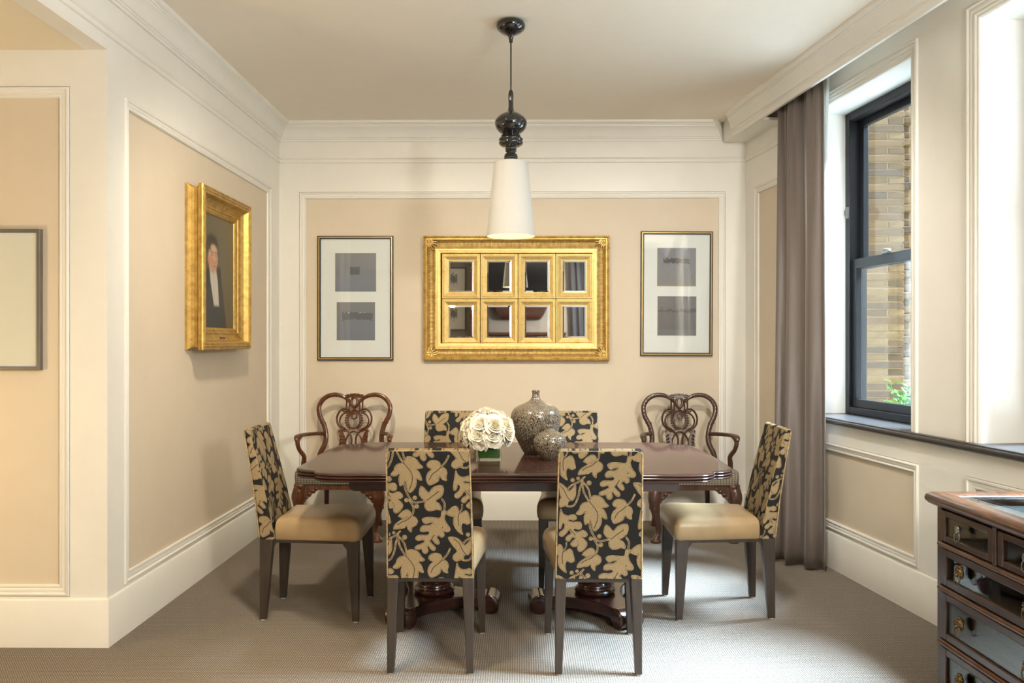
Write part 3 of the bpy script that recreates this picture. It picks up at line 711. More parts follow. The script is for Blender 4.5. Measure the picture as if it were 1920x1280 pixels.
def leg_mb(sx, rear):
    mb = MB(); 
    if rear: x0, x1, xb, y0, y1, yb = 0.130, 0.1755, 0.1475, -0.246, -0.182, -0.214
    else: x0, x1, xb, y0, y1, yb = 0.158, 0.2035, 0.1755, 0.178, 0.240, 0.209
    # the outer faces run straight, the inner faces taper towards the foot
    if rear: ya0, ya1 = -0.246, -0.214
    else: ya0, ya1 = 0.209, 0.240
    top = [(x0,y0),(x1,y0),(x1,y1),(x0,y1)]; bot = [(xb,ya0),(x1,ya0),(x1,ya1),(xb,ya1)]
    rings = []
    for t in (0, 0.25, 0.5, 0.75, 0.93, 1.0):
        k = t if t < 0.93 else 1-(1-t)*0.6
        fl = 0.004 if t == 1.0 else 0
        rings.append([Vector((sx*(b[0]+(a[0]-b[0])*k), b[1]+(a[1]-b[1])*k, 0.005 + (0.389)*t)) for a, b in zip(top, bot)])
    mb.rings(rings); return mb
def make_chair(variant, offu, offv):
    root = empty('dining_chair')
    b, lf, ve = chair_back(offu, offv)
    o = b.build('backrest', M['fabric'], parent=root, sharp=60)
    for nm, arr in (('leaf', lf), ('vein', ve)):
        at = o.data.attributes.new(nm, 'FLOAT', 'POINT'); at.data.foreach_set('value', arr.astype(np.float32))
    # piping along the rim of the rear face
    pp = []
    for x, z in [(-0.173,0.40),(-0.1705,0.6),(-0.1665,0.80),(-0.164,0.905),(-0.158,0.9145),(-0.148,0.917),(0,0.9175),(0.148,0.917),(0.158,0.9145),(0.164,0.905),(0.1665,0.80),(0.1705,0.6),(0.173,0.40)]:
        t = (z-0.393)/(0.522); pp.append((x, -0.2465-0.080*max(t,0)**1.25 + (0.003 if z > 0.91 else 0.0), z))
    pm = MB(); pm.tube(pp, 0.0032, 6, ref=(0,1,0)); pm.build('piping', M['piping'], parent=root)
    seat_mb().build('seat', M['leather'], parent=root, sharp=70)
    rb = MB(); rb.box(-0.15, 0.15, -0.225, -0.20, 0.372, 0.392); rb.box(-0.165, 0.165, 0.195, 0.222, 0.372, 0.390)
    for s in (-1, 1):
        rb.add([(s*0.146,-0.2,0.374),(s*0.162,-0.2,0.374),(s*0.190,0.2,0.374),(s*0.174,0.2,0.374),(s*0.146,-0.2,0.390),(s*0.162,-0.2,0.390),(s*0.190,0.2,0.390),(s*0.174,0.2,0.390)],
               [(0,3,2,1),(4,5,6,7),(0,1,5,4),(1,2,6,5),(2,3,7,6),(3,0,4,7)])
        rb.prism([(-0.188,0.374),(-0.166,0.374),(-0.186,0.345)], lambda a, b, d: Vector((s*d, a, b)), 0.150, 0.166); rb.prism([(0.184,0.374),(0.160,0.374),(0.182,0.345)], lambda a, b, d: Vector((s*d, a, b)), 0.174, 0.190)
    rb.build('seat_frame', M['dark_leg'], parent=root)
    for sx in (-1, 1):
        for rear in (True, False):
            l = leg_mb(sx, rear).build('leg', M['dark_leg'], parent=root, bevel=0.003)
            g_ = MB(); c = (sx*0.1615, -0.230) if rear else (sx*0.1895, 0.2245)
            g_.lathe([(0.010,0.0),(0.0125,0.001),(0.0125,0.005),(0.010,0.006)], 14, (c[0], c[1], 0)); g_.build('glide', M['rubber'], parent=l)
    return root
M['piping'] = plain('gold_thread_piping', (0.32, 0.225, 0.11), 0.7, vary=0.45, vscale=55)
chairs = [
 ('left front', 112, 40, (-0.364, 3.482), 0.0, 'leaf-patterned dining chair seen from behind, the left one in front of the table'),
 ('right front', 0, 0, (0.318, 3.478), 0.0, 'leaf-patterned dining chair seen from behind, the right one in front of the table'),
 ('left end', 300, 500, (-1.015, 4.035), -PI/2, 'leaf-patterned dining chair facing right at the table end by the portrait wall'),
 ('right end', 520, 250, (0.995, 4.075), PI/2, 'leaf-patterned dining chair facing left at the table end by the curtain'),
 ('back left', 60, 210, (-0.412, 4.575), PI, 'leaf-patterned dining chair behind the table, half hidden by the white roses'),
 ('back right', 420, 120, (0.305, 4.575), PI, 'leaf-patterned dining chair behind the table, partly hidden by the tall speckled vase')]
for nm, ou, ov, (x, y), rz, lab in chairs:
    c = make_chair(nm, {'left front': -130, 'right front': 0}.get(nm, ou), {'left front': -360, 'right front': 0}.get(nm, ov))
    c.location = (x, y, 0); c.rotation_euler = (0, 0, rz)
    tag(c, lab, 'chair', 'leaf-patterned dining chairs around the table')

# ------------------------------------------------------------------ dining table
TC = (-0.028, 4.125)
HLX, HW = 1.022, 0.575
def half_outline():
    pts = [(0.0001, -HW), (0.4, -HW), (0.76, -HW)]
    def bez(p0, p1, p2, p3, n=8): 
        return [tuple((1-t)**3*a + 3*t*(1-t)**2*b + 3*t*t*(1-t)*c + t**3*d for a, b, c, d in zip(p0, p1, p2, p3)) for t in [k/n for k in range(1, n+1)]]
    lobe = bez((0.76,-HW), (0.84,-HW), (0.905,-0.55), (0.912,-0.485)) + bez((0.912,-0.485), (0.975,-0.475), (HLX,-0.43), (HLX,-0.36))
    pts += lobe; pts += [(HLX+0.004, -0.2), (HLX+0.006, 0), (HLX+0.004, 0.2)]
    pts += [(x, -y) for x, y in reversed(lobe)] + [(0.76, HW), (0.4, HW), (0.0001, HW)]
    return [Vector((x, y)) for x, y in pts]
def half_top(sign, parent):
    ol = half_outline(); L = len(ol); nr = []
    for i in range(L):
        t = (ol[min(i+1, L-1)] - ol[max(i-1, 0)]).normalized(); nr.append(Vector((t.y, -t.x)))
    nr[0] = Vector((0, -1)); nr[-1] = Vector((0, 1))
    def ring(ins, z): return [Vector((sign*(max(p.x - n.x*ins, 0.0001)), p.y - n.y*ins, z)) for p, n in zip(ol, nr)]
    pr = [(0.030,0.7205),(0.012,0.7205)]
    for zb_ in (0.721, 0.734, 0.747):
        for ins, dz in ((0.009,0.0),(0.003,0.002),(0.0005,0.006),(0.003,0.010),(0.009,0.0122)): pr.append((ins - (0.0 if zb_ > 0.73 else -0.002), zb_+dz))
    pr += [(0.014, 0.7602), (0.03, 0.7604)]
    mb = MB(); mb.rings([ring(i, z) for i, z in pr])
    return mb.build('tabletop', M['mahogany'], parent=parent, sharp=45)
tb = empty('dining_table', (TC[0], TC[1], 0)); tag(tb, 'long dark mahogany dining table with scalloped corners and two pedestals', 'table')
half_top(1, tb); half_top(-1, tb)
for s in (-1, 1):
    mb = MB(); mb.prism(rounded([(0.0001, 0.674), (0.745, 0.674), (0.745, 0.7205), (0.0001, 0.7205)], [0.00005, 0.03, 0.001, 0.00005], 5), lambda a, b, d: Vector((s*a, d, b)), -0.515, -0.49)
    mb.prism(rounded([(0.0001, 0.674), (0.745, 0.674), (0.745, 0.7205), (0.0001, 0.7205)], [0.00005, 0.03, 0.001, 0.00005], 5), lambda a, b, d: Vector((s*a, d, b)), 0.49, 0.515)
    mb.box(s*0.70, s*0.722, -0.49, 0.49, 0.68, 0.7205)
    mb.build('apron', M['mahogany_dk'], parent=tb)
for s in (-1, 1):
    px, py = s*0.405, -0.088
    def rf(r, z, a): return r*(1 + (0.03*abs(math.cos(13*a)) - 0.02 if (0.163 < z < 0.27 or 0.36 < z < 0.56) else 0))
    mb = MB()
    prof = [(0.088,0.089),(0.097,0.092),(0.1015,0.099),(0.102,0.108),(0.097,0.115),(0.086,0.119),(0.083,0.126),(0.086,0.133),(0.084,0.140),(0.076,0.148),(0.073,0.152),(0.077,0.155),(0.080,0.160),(0.078,0.164),
            (0.083,0.172),(0.094,0.20),(0.096,0.235),(0.084,0.265),(0.066,0.285),(0.078,0.292),(0.082,0.302),(0.066,0.312),(0.056,0.335),(0.062,0.365),(0.075,0.42),(0.080,0.48),(0.072,0.54),(0.058,0.558),(0.074,0.566),(0.078,0.58),(0.068,0.592),(0.07,0.61),(0.10,0.64),(0.105,0.674)]
    mb.lathe(prof, 112, (px, py, 0), rf=rf)
    mb.build('column', M['mahogany_dk'], parent=tb, sharp=30)
    mb = MB(); mb.box(px-0.16, px+0.16, -0.44, 0.44, 0.672, 0.7205); mb.build('bearer', M['mahogany_dk'], parent=tb, bevel=0.004)
    # three-cornered platform with hollow sides, each arm ending in a scroll
    ang = [math.radians(a) for a in ((57, 184, 297) if s > 0 else (123, 243, 356))]
    poly = []
    for k in range(3):
        a0, a1 = ang[k], ang[(k+1) % 3] + (2*PI if k == 2 else 0)
        d = Vector((math.cos(a0), math.sin(a0))); t = Vector((-d.y, d.x)); d1 = Vector((math.cos(a1), math.sin(a1))); t1 = Vector((-d1.y, d1.x))
        p0 = d*0.275 + t*0.060; p2 = d1*0.275 - t1*0.060; am = (a0+a1)/2; pm_ = Vector((math.cos(am), math.sin(am)))*0.075
        poly.append(d*0.275 - t*0.060); poly.append(p0)
        for q in range(1, 12):
            u = q/12; poly.append((1-u)**2*p0 + 2*u*(1-u)*pm_ + u*u*p2)
    mb = MB(); mb.prism(poly, lambda a, b, d: Vector((px+a, py+b, d)), 0.034, 0.0895)
    mb.build('platform', M['mahogany_dk'], parent=tb, bevel=0.005)
    for k in range(3):
        d = Vector((math.cos(ang[k]), math.sin(ang[k]), 0)); t = Vector((-d.y, d.x, 0)); c = Vector((px, py, 0.0485)) + d*0.285
        mb = MB(); rs = []
        for off, r in ((-0.068,0.030),(-0.066,0.041),(-0.060,0.0485),(-0.03,0.047),(0.03,0.047),(0.060,0.0485),(0.066,0.041),(0.068,0.030)):
            rs.append([c + t*off + d*(r*math.cos(2*PI*j/28)) + Vector((0,0,r*math.sin(2*PI*j/28))) for j in range(28)])
        mb.rings(rs)
        for e in (-1, 1):
            sp = []
            for q in range(40):
                a = q/39*3.6*PI; r = 0.037*(1-q/39*0.78)
                sp.append(c + t*(e*0.067) + d*(r*math.cos(a+1.2)) + Vector((0,0,r*math.sin(a+1.2))))
            mb.tube(sp, 0.004, 6, ref=t)
        mb.build('scroll_foot', M['mahogany_dk'], parent=tb, sharp=45)

# ------------------------------------------------------------------ carved open-back armchairs (front = -y)
def arm_mats(dark): return M['walnut_dk'] if dark else M['walnut']
def zx(x, y): return ((x-868)*0.000384, 1.016-y*0.000384)
def back_y(z): return 0.225 + 0.065*max(0, (z-0.45)/0.52)            # the back rakes gently
def path_px(pts, n=5, dy=0.0, mirror=1):
    out = []
    for x, y in pts:
        a, z = zx(x, y); out.append((mirror*a, back_y(z)+dy, z))
    return crom(out, n)
HOOP = [(730,262),(700,228),(640,190),(560,163),(465,155),(360,178),(262,243),(194,345),(182,440),(203,555),(250,650),(295,745),(322,850),(335,950),(328,1045),(296,1140),(250,1230),(222,1320),(225,1400),(240,1480)]
def carved_armchair(mt, label):
    root = empty('carved_armchair'); tag(root, label, 'armchair', 'carved armchairs against the back wall')
    for s in (-1, 1):
        mb = MB(); p = path_px(HOOP, 5, 0, s)
        mb.tube(p, lerp_list([(0.010,0.010),(0.0165,0.013),(0.0175,0.013),(0.018,0.0135),(0.0185,0.014),(0.019,0.015),(0.017,0.014)], len(p)), 12, ref=(0,1,0), power=0.7)
        for i in range(12, len(p)-28, 3):                              # carved foliage run along the face of the hoop
            mb.ball(p[i] + Vector((0,-0.013,0)), (0.006,0.004,0.0045), 6, 4)
        mb.ball(p[52] + Vector((s*0.016,-0.004,0)), 0.008, 8, 5); mb.ball(p[52] + Vector((-s*0.016,-0.004,0)), 0.007, 8, 5)
        mb.build('back_upright', mt, parent=root, sharp=50)
    sp = MB()
    def T(a, b, d): return Vector((a, back_y(b)+d, b))
    crest = [(690,205),(682,180),(700,155),(735,143),(765,150),(790,130),(830,134),(868,124)]
    low = [(868,222),(800,205),(760,218),(715,222)]
    half = [zx(*q) for q in crest]; lo = [zx(*q) for q in low]
    poly = half + [(-x, z) for x, z in reversed(half[:-1])] + [(-x, z) for x, z in reversed(lo[1:])] + lo
    sp.prism(poly, T, -0.014, 0.012)
    R = lambda cx_, cy_, rx, ry, n=26: [(cx_+rx*math.cos(2*PI*k/n), cy_+ry*math.sin(2*PI*k/n)) for k in range(n+1)]
    def ring(cx_, cy_, rx, ry, rad, dy=0.0, m=1):
        pts = []
        for x, y in R(cx_, cy_, rx, ry): a, z = zx(x, y); pts.append((m*a, back_y(z)+dy, z))
        sp.tube(pts, (rad, rad*1.1), 8, ref=(0,1,0))
    ring(868, 292, 58, 88, 0.010, -0.004); ring(868, 640, 118, 150, 0.0078, -0.003); ring(868, 562, 46, 50, 0.0058, -0.006)
    for s in (-1, 1):
        def tb_(pts, rad, dy=0.0, n=5): 
            p = path_px(pts, n, dy, s); sp.tube(p, (rad, rad*1.15), 8, ref=(0,1,0))
        ring(735, 182, 34, 24, 0.0055, -0.012, s)
        tb_([(700,225),(715,290),(712,360),(718,430),(735,470)], 0.0062); tb_([(760,228),(772,300),(768,380),(772,440),(790,490)], 0.0060)
        tb_([(700,230),(770,300),(820,372),(868,398)], 0.0085, -0.004); tb_([(830,385),(860,420),(905,460)], 0.0058, -0.003)
        tb_([(868,470),(790,470),(745,480)], 0.0075)
        tb_([(760,452),(710,432),(650,428),(580,478),(535,580),(545,690),(590,765),(660,822),(740,852),(790,890),(825,970),(826,1070),(800,1180),(770,1330),(760,1440)], 0.0072)
        tb_([(735,500),(680,508),(620,560),(588,650),(612,735),(690,800),(760,840)], 0.0062)
        tb_([(868,850),(800,880),(745,950),(712,1040),(722,1160),(770,1290),(800,1440)], 0.0066)
        for k in range(9):                                            # gadroons down the side of the oval ring
            a = math.radians(118 + k*15.5); x, y = 868 + 158*math.cos(a), 640 - 190*math.sin(a)*0.92
            q, z = zx(x, y); sp.ball((s*q, back_y(z)-0.006, z), (0.0105,0.008,0.0082), 7, 5)
        for x, y in ((690,470),(720,462),(745,455),(660,468),(680,790),(705,800),(600,830),(590,850),(690,850),(840,795),(815,560),(815,590)):
            q, z = zx(x, y); sp.ball((s*q, back_y(z)-0.010, z), 0.0066, 7, 5)
        bl = [zx(*q) for q in ((598,828),(640,826),(668,880),(700,960),(712,1060),(700,1200),(712,1330),(720,1450),(640,1450),(610,1330),(596,1210),(588,1110),(606,1010),(590,920),(600,870))]
        sp.prism([(s*a, b) for a, b in bl], T, -0.010, 0.008)
        for k in range(7):
            a, z = zx(652+k*5, 905+k*62); a2, z2 = zx(602+k*4, 950+k*62)
            sp.tube([(s*a, back_y(z)-0.012, z), (s*(a+a2)/2, back_y(z)-0.016, (z+z2)/2+0.004), (s*a2, back_y(z2)-0.010, z2)], [0.005,0.008,0.004], 6)
    for k, (x, r) in enumerate(((760,20),(800,26),(868,30),(936,26),(976,20))):
        a, z = zx(x, 150+abs(x-868)*0.1); sp.ball((a, back_y(z)-0.012, z), (r*0.00042,0.008,r*0.0001), 8, 5)
    sp.tube([Vector((x, back_y(0.505), 0.492)) for x in (-0.09, 0, 0.09)], (0.020, 0.016), 8, ref=(0,1,0))
    sp.build('splat', mt, parent=root, sharp=50)
    for s in (-1, 1):
        mb = MB()
        p = crom([(s*0.212, 0.246, 0.672), (s*0.250, 0.19, 0.680), (s*0.300, 0.05, 0.690), (s*0.318, -0.06, 0.692), (s*0.322, -0.105, 0.684), (s*0.318, -0.118, 0.664)], 6)
        mb.tube(p, lerp_list([(0.013,0.014),(0.016,0.014),(0.021,0.014),(0.023,0.015),(0.019,0.014),(0.012,0.012)], len(p)), 10, ref=(0,0,1), power=0.8)
        p = crom([(s*0.308, -0.06, 0.686), (s*0.320, -0.092, 0.655), (s*0.312, -0.075, 0.60), (s*0.290, -0.04, 0.55), (s*0.296, -0.02, 0.50), (s*0.300, -0.01, 0.43)], 6)
        mb.tube(p, lerp_list([(0.013,0.015),(0.015,0.018),(0.014,0.016),(0.015,0.017),(0.018,0.020),(0.018,0.022)], len(p)), 10, ref=(0,1,0), power=0.8)
        mb.build('arm', mt, parent=root, sharp=50)
    mb = MB(); rings = []
    for z, ins in ((0.385,0.006),(0.395,0),(0.44,-0.003),(0.470,0.0),(0.484,0.010),(0.492,0.030),(0.498,0.065),(0.502,0.11),(0.504,0.17)):
        hf, hr = 0.300-ins, 0.226-ins
        rings.append([Vector((q[0], q[1], z)) for q in rounded([(-hf,-0.262+ins),(hf,-0.262+ins),(hr,0.235-ins),(-hr,0.235-ins)], [0.04,0.04,0.02,0.02], 5)])
    mb.rings(rings); mb.build('seat', M['check'], parent=root, sharp=70)
    mb = MB(); mb.rings([[Vector((q[0], q[1], z)) for q in rounded([(-0.276,-0.25),(0.276,-0.25),(0.21,0.238),(-0.21,0.238)], 0.02, 3)] for z in (0.352, 0.387)])
    mb.build('seat_rail', mt, parent=root)
    for s in (-1, 1):
        mb = MB(); o = Vector((s*0.245, -0.222, 0))
        pr = [(0.010,0.385),(0.020,0.35),(0.028,0.30),(0.020,0.23),(0.004,0.15),(-0.006,0.09),(-0.002,0.05),(0.012,0.025),(0.020,0.008)]
        p = crom([o + Vector((s*a, -a*0.8, z)) for a, z in pr], 5)
        mb.tube(p, lerp_list([0.036,0.043,0.044,0.034,0.025,0.019,0.018,0.024,0.030], len(p)), 12, ref=(0,1,0), power=0.85)
        mb.lathe([(0.02,0.0),(0.035,0.001),(0.037,0.012),(0.028,0.024),(0.015,0.03)], 14, (o.x+s*0.016, o.y-0.013, 0))
        for k in range(5):                                            # acanthus on the knee and the pierced ear beside it
            z = 0.375-k*0.035; mb.ball(o + Vector((s*(0.012+0.004*k), -0.048-0.004*math.sin(k), z)), (0.022-0.003*k, 0.010, 0.020), 8, 5)
            mb.ball(o + Vector((s*0.050, -0.012, z)), (0.010, 0.020-0.003*k, 0.018), 8, 5)
        ear = [(-0.02,0.372),(-0.115,0.372),(-0.120,0.356),(-0.098,0.345),(-0.086,0.330),(-0.066,0.326),(-0.056,0.305),(-0.036,0.298),(-0.018,0.268),(0.0,0.26)]
        mb.prism([(o.x+s*a, z) for a, z in ear], lambda a, b, d: Vector((a, d, b)), o.y-0.034, o.y-0.008)
        for a, z in ((-0.1,0.36),(-0.075,0.345),(-0.05,0.325),(-0.03,0.30)): mb.ball((o.x+s*a, o.y-0.034, z), (0.014,0.008,0.011), 8, 5)
        mb.build('leg', mt, parent=root, sharp=50)
        mb = MB(); p = crom([(s*0.185, 0.205, 0.385), (s*0.188, 0.205, 0.28), (s*0.190, 0.215, 0.14), (s*0.196, 0.25, 0.0)], 5)
        mb.tube(p, lerp_list([(0.020,0.021),(0.018,0.019),(0.017,0.018),(0.018,0.021)], len(p)), 8, ref=(0,1,0), power=0.6)
        mb.build('leg', mt, parent=root, sharp=50)
    return root
a1 = carved_armchair(M['walnut'], 'reddish carved armchair with pierced splat in the corner below the left print'); a1.location = (-1.222, 5.62, 0)
a2 = carved_armchair(M['walnut_dk'], 'duller brown carved armchair with pierced splat below the right print'); a2.location = (1.172, 5.62, 0)

# ------------------------------------------------------------------ things on the table
TOPZ = 0.7606
def lathe_px(prof, cx_, y0, ztop, mpp, inner=0.004):
    out = [((x)*mpp, ztop-(y-y0)*mpp) for x, y in prof]
    return out
def smooth_prof(pr, n=5): return [(v.x, v.y) for v in crom([(r, z, 0) for r, z in pr], n)]
big = [(48,78),(46,92),(43,112),(44,135),(52,162),(72,190),(130,224),(200,252),(258,288),(292,338),(301,390),(296,450),(280,530),(254,610),(221,680),(186,750),(158,800),(142,822),(138,829)]
sml = [(50,515),(47,522),(43,535),(46,552),(72,574),(130,600),(180,642),(200,690),(197,740),(181,800),(150,850),(117,888),(92,912),(84,921)]
def vase(name, prof, y0, mpp, x, y, label):
    h = (prof[-1][1]-y0)*mpp; pr = smooth_prof(lathe_px(prof, 0, y0, h, mpp))
    inn = [(max(r-0.005, 0.004), z) for r, z in pr if z > h*0.45]
    pr = [(r, max(z, 0)) for r, z in pr]
    mb = MB(); mb.lathe([(pr[-1][0]*0.3, 0)] + pr[::-1] + [(pr[0][0]-0.0025, pr[0][1]+0.002)] + inn, 56)
    o = mb.build(name, M['vase'], loc=(x, y, TOPZ+0.0005), sharp=60); return tag(o, label, 'vase')
vase('bottle_vase', big, 78, 0.000439, 0.083, 4.215, 'tall speckled black and beige bottle vase standing behind a smaller one')
vase('bottle_vase', sml, 515, 0.000412, 0.1495, 4.000, 'small round speckled bottle vase in front of the tall one')
CX, CY = -0.154, 3.98
gv = empty('glass_cube_vase', (CX, CY, TOPZ)); tag(gv, 'square clear glass vase lined with a dark green leaf, holding white roses', 'vase')
a = 0.0612; mb = MB()
sq = lambda k, r: rounded([(-k,-k),(k,-k),(k,k),(-k,k)], r, 3)
mb.rings([[Vector((p[0], p[1], z)) for p in sq(k, 0.005)] for k, z in ((a-0.001,0.001),(a,0.003),(a,0.118),(a-0.001,0.120),(a-0.0055,0.120),(a-0.0065,0.118),(a-0.0065,0.014))])
mb.build('glass_body', M['vase_glass'], parent=gv)
mb = MB(); k = a-0.0085
rr_ = [[Vector((p[0], p[1], z + 0.0025*math.sin(p[0]*70))) for p in sq(kk, 0.006)] for kk, z in ((k-0.004,0.017),(k,0.021),(k,0.112),(k-0.003,0.114))]
mb.rings(rr_); mb.build('lining_leaf', M['lining_leaf'], parent=gv)
# one rose, then copies
rr = random.Random(5)
def petal_fn(R, Hh, w, curl, open_):
    def fn(u, v):
        an = (u-0.5)*2*w; t = v; tip = 1 - 0.30*abs(2*u-1)**1.7
        r = R*(0.32 + 0.68*math.sin(min(t*1.5, 1)*PI/2)) * (1+open_*t*t); z = Hh*t*tip
        r += curl*max(0, t-0.68)**2*9*R; z -= curl*max(0, t-0.72)**2*Hh*7
        r *= 1 + 0.05*math.sin(an*5+R*900)*t
        return Vector((r*math.sin(an), -r*math.cos(an), z))
    return fn
bm_ = MB(); nlay = 0
for (R, Hh, n, w, curl, op, z0) in ((0.0045,0.034,2,1.9,0.04,-0.1,0.002),(0.0095,0.0365,3,1.35,0.10,0.0,0.001),(0.0145,0.0375,3,1.35,0.14,0.0,0.0),(0.0195,0.037,4,1.1,0.18,0.02,0),(0.0245,0.035,5,0.95,0.22,0.04,-0.001)):
    for k in range(n):
        ph = 2*PI*k/n + R*140; f = petal_fn(R, Hh*(1+0.04*math.sin(k*2.3)), w, curl, op); c, s = math.cos(ph), math.sin(ph)
        def g(u, v, f=f, c=c, s=s, z0=z0):
            p = f(u, v); return Vector((p.x*c-p.y*s, p.x*s+p.y*c, p.z+z0))
        bm_.grid(g, 9, 7)
rose0 = bm_.build('white_rose', M['petal'], fix=False, sharp=180)
outer = []
for k in range(7):
    m2 = MB(); ph = 2*PI*k/7 + 0.3 + 0.25*math.sin(k*3.1); f = petal_fn(0.0300+0.0045*(k % 2), 0.0315-0.007*(k % 2), 0.80, 0.26+0.10*(k % 2), 0.10+0.10*(k % 2)); c, s = math.cos(ph), math.sin(ph)
    m2.grid(lambda u, v: Vector((f(u,v).x*c-f(u,v).y*s, f(u,v).x*s+f(u,v).y*c, f(u,v).z-0.003)), 9, 8)
    m2.build('petal', M['petal'], parent=rose0, fix=False, sharp=180)
m2 = MB(); m2.tube([(0,0,0.012),(0,0,-0.02),(0.002,0,-0.06)], [0.009,0.006,0.0035], 8); m2.build('stem', M['stem'], parent=rose0)
BCx = Vector((-0.160, 3.98, 0.905)); AX = Vector((0.112, 0.108, 0.086))
dirs = []
rings_ = [(90, 1, 0, 'topmost'), (58, 5, 20, 'upper row'), (27, 9, 8, 'middle row'), (0, 10, 0, 'lower row'), (-24, 8, 22, 'lowest row')]
ORD = ['first', 'second', 'third', 'fourth', 'fifth', 'sixth', 'seventh', 'eighth']
first = True
for el, n, a0, rname in rings_:
    made = []
    for k in range(n):
        e, z_ = math.radians(el + rr.uniform(-4, 4)), math.radians(a0 + 360*k/n + rr.uniform(-5, 5))
        d = Vector((math.cos(e)*math.cos(z_), math.cos(e)*math.sin(z_), math.sin(e)))
        p = BCx + Vector((d.x*AX.x, d.y*AX.y, d.z*AX.z)) + d*rr.uniform(-0.005, 0.006)
        o = rose0 if first else copy_tree(rose0); first = False
        dd = (d + Vector((rr.uniform(-.12,.12), rr.uniform(-.12,.12), 0.22))).normalized()
        o.rotation_mode = 'QUATERNION'; o.rotation_quaternion = dd.to_track_quat('Z', 'Y')
        o.location = p - dd*0.010; s = rr.uniform(0.88, 1.12); o.scale = (s, s, s)
        made.append((d, p, o))
    if n == 1: tag(made[0][2], 'topmost open white rose of the round bouquet in the glass vase', 'rose', 'white roses in the glass vase'); continue
    front = sorted([m_ for m_ in made if m_[0].y < 0.06], key=lambda m_: m_[1].x)
    for i, m_ in enumerate(front): tag(m_[2], 'white rose on the near side of the bouquet, %s, %s from the left' % (rname, ORD[i]), 'rose', 'white roses in the glass vase')
    for m_ in made:
        if not (m_[0].y < 0.06): tag(m_[2], 'white rose on the far side of the bouquet, hidden from the front', 'rose', 'white roses at the back of the bouquet')

# ------------------------------------------------------------------ pendant lamp
PX, PY = -0.047, 4.13
pen = empty('pendant_lamp', (PX, PY, 1.892)); tag(pen, 'pendant lamp with black turned stem and tapered white shade over the table', 'lamp')
def LZ(z): return z-1.892
m = 0.000366; zz = lambda y: LZ(2.699-m*y)
mb = MB(); mb.lathe([(0.01,LZ(2.893)),(0.010,LZ(2.903)),(0.014,LZ(2.925)),(0.028,LZ(2.934)),(0.052,LZ(2.944)),(0.070,LZ(2.960)),(0.0755,LZ(2.976)),(0.073,LZ(2.990)),(0.062,LZ(2.9985)),(0.058,LZ(3.0))], 48)
mb.build('ceiling_canopy', M['black_gloss'], parent=pen, sharp=60)
mb = MB(); mb.tube([(0,0,LZ(2.90)),(0,0,zz(135))], 0.0038, 10); mb.build('cord', M['black'], parent=pen)
body = [(10,133),(14,138),(28,158),(36,190),(37,230),(36,292),(33,296),(34,304),(34,380),(40,415),(50,440),(72,456),(130,483),(188,525),(221,572),(226,597)]
body2 = [(222,602),(227,610),(226,640),(207,690),(168,733),(132,756),(118,764)]
turn = [(118,764),(122,772),(136,784),(140,792),(134,797),(150,812),(153,818),(166,828),(173,840),(170,852),(160,860),(158,866),(168,876),(173,890),(168,905),(150,924),(112,943),(72,950),(68,958),(80,966),(83,976),(78,984),(72,990),(80,998),(82,1006),(72,1014),(60,1024),(64,1036),(84,1044),(90,1056),(84,1064),(94,1070),(98,1080),(90,1090),(98,1098),(99,1108),(90,1116),(96,1126),(92,1136),(76,1148),(68,1152),(68,1166)]
mb = MB(); mb.lathe([(r*m, zz(y)) for r, y in body + body2], 56); mb.build('globe_body', M['black_gloss'], parent=pen, sharp=25)
mb = MB(); mb.lathe([(r*m, zz(y)) for r, y in turn], 56); mb.build('turned_stem', M['black_gloss'], parent=pen, sharp=50)
st, sb = LZ(2.272), 0.0
mb = MB(); mb.lathe([(0.087, st), (0.1255, sb), (0.1235, sb), (0.0852, st-0.001)], 64, cap0=False, cap1=False)
sh_ = mb.build('lamp_shade', M['shade'], parent=pen, fix=True)
mb = MB(); mb.lathe([(0.0862,st-0.003),(0.0862,st),(0.0880,st+0.001),(0.0882,st-0.003)], 48, cap0=False, cap1=False); mb.lathe([(0.1245,sb+0.004),(0.1245,sb),(0.1262,sb-0.0005),(0.1262,sb+0.004)], 48, cap0=False, cap1=False)
for k in range(3):
    a_ = 2*PI*k/3; mb.tube([(0.02*math.cos(a_),0.02*math.sin(a_),st-0.012),(0.086*math.cos(a_),0.086*math.sin(a_),st-0.002)], 0.002, 6)
mb.lathe([(0.020,st-0.004),(0.0865,st-0.004),(0.0865,st-0.0025),(0.020,st-0.0025)], 40)
mb.build('shade_ring', M['shade'], parent=sh_)['kind'] = 'stuff'
mb = MB(); mb.lathe([(0.022,st-0.05),(0.024,st-0.01),(0.024,st+0.012),(0.02,st+0.014)], 20); mb.build('lamp_holder', M['black'], parent=pen)
def bulb_mat():
    mm, nt, b = new_mat('lit_frosted_bulb'); b.inputs['Emission Color'].default_value = (1.0, 0.80, 0.55, 1); b.inputs['Emission Strength'].default_value = 1.2
    b.inputs['Base Color'].default_value = (0.9, 0.88, 0.82, 1); return mm
M['bulb'] = bulb_mat()
mb = MB(); mb.lathe([(0.004,st-0.155),(0.018,st-0.150),(0.028,st-0.130),(0.030,st-0.112),(0.024,st-0.085),(0.014,st-0.062),(0.013,st-0.05)], 20); mb.build('bulb', M['bulb'], parent=pen)

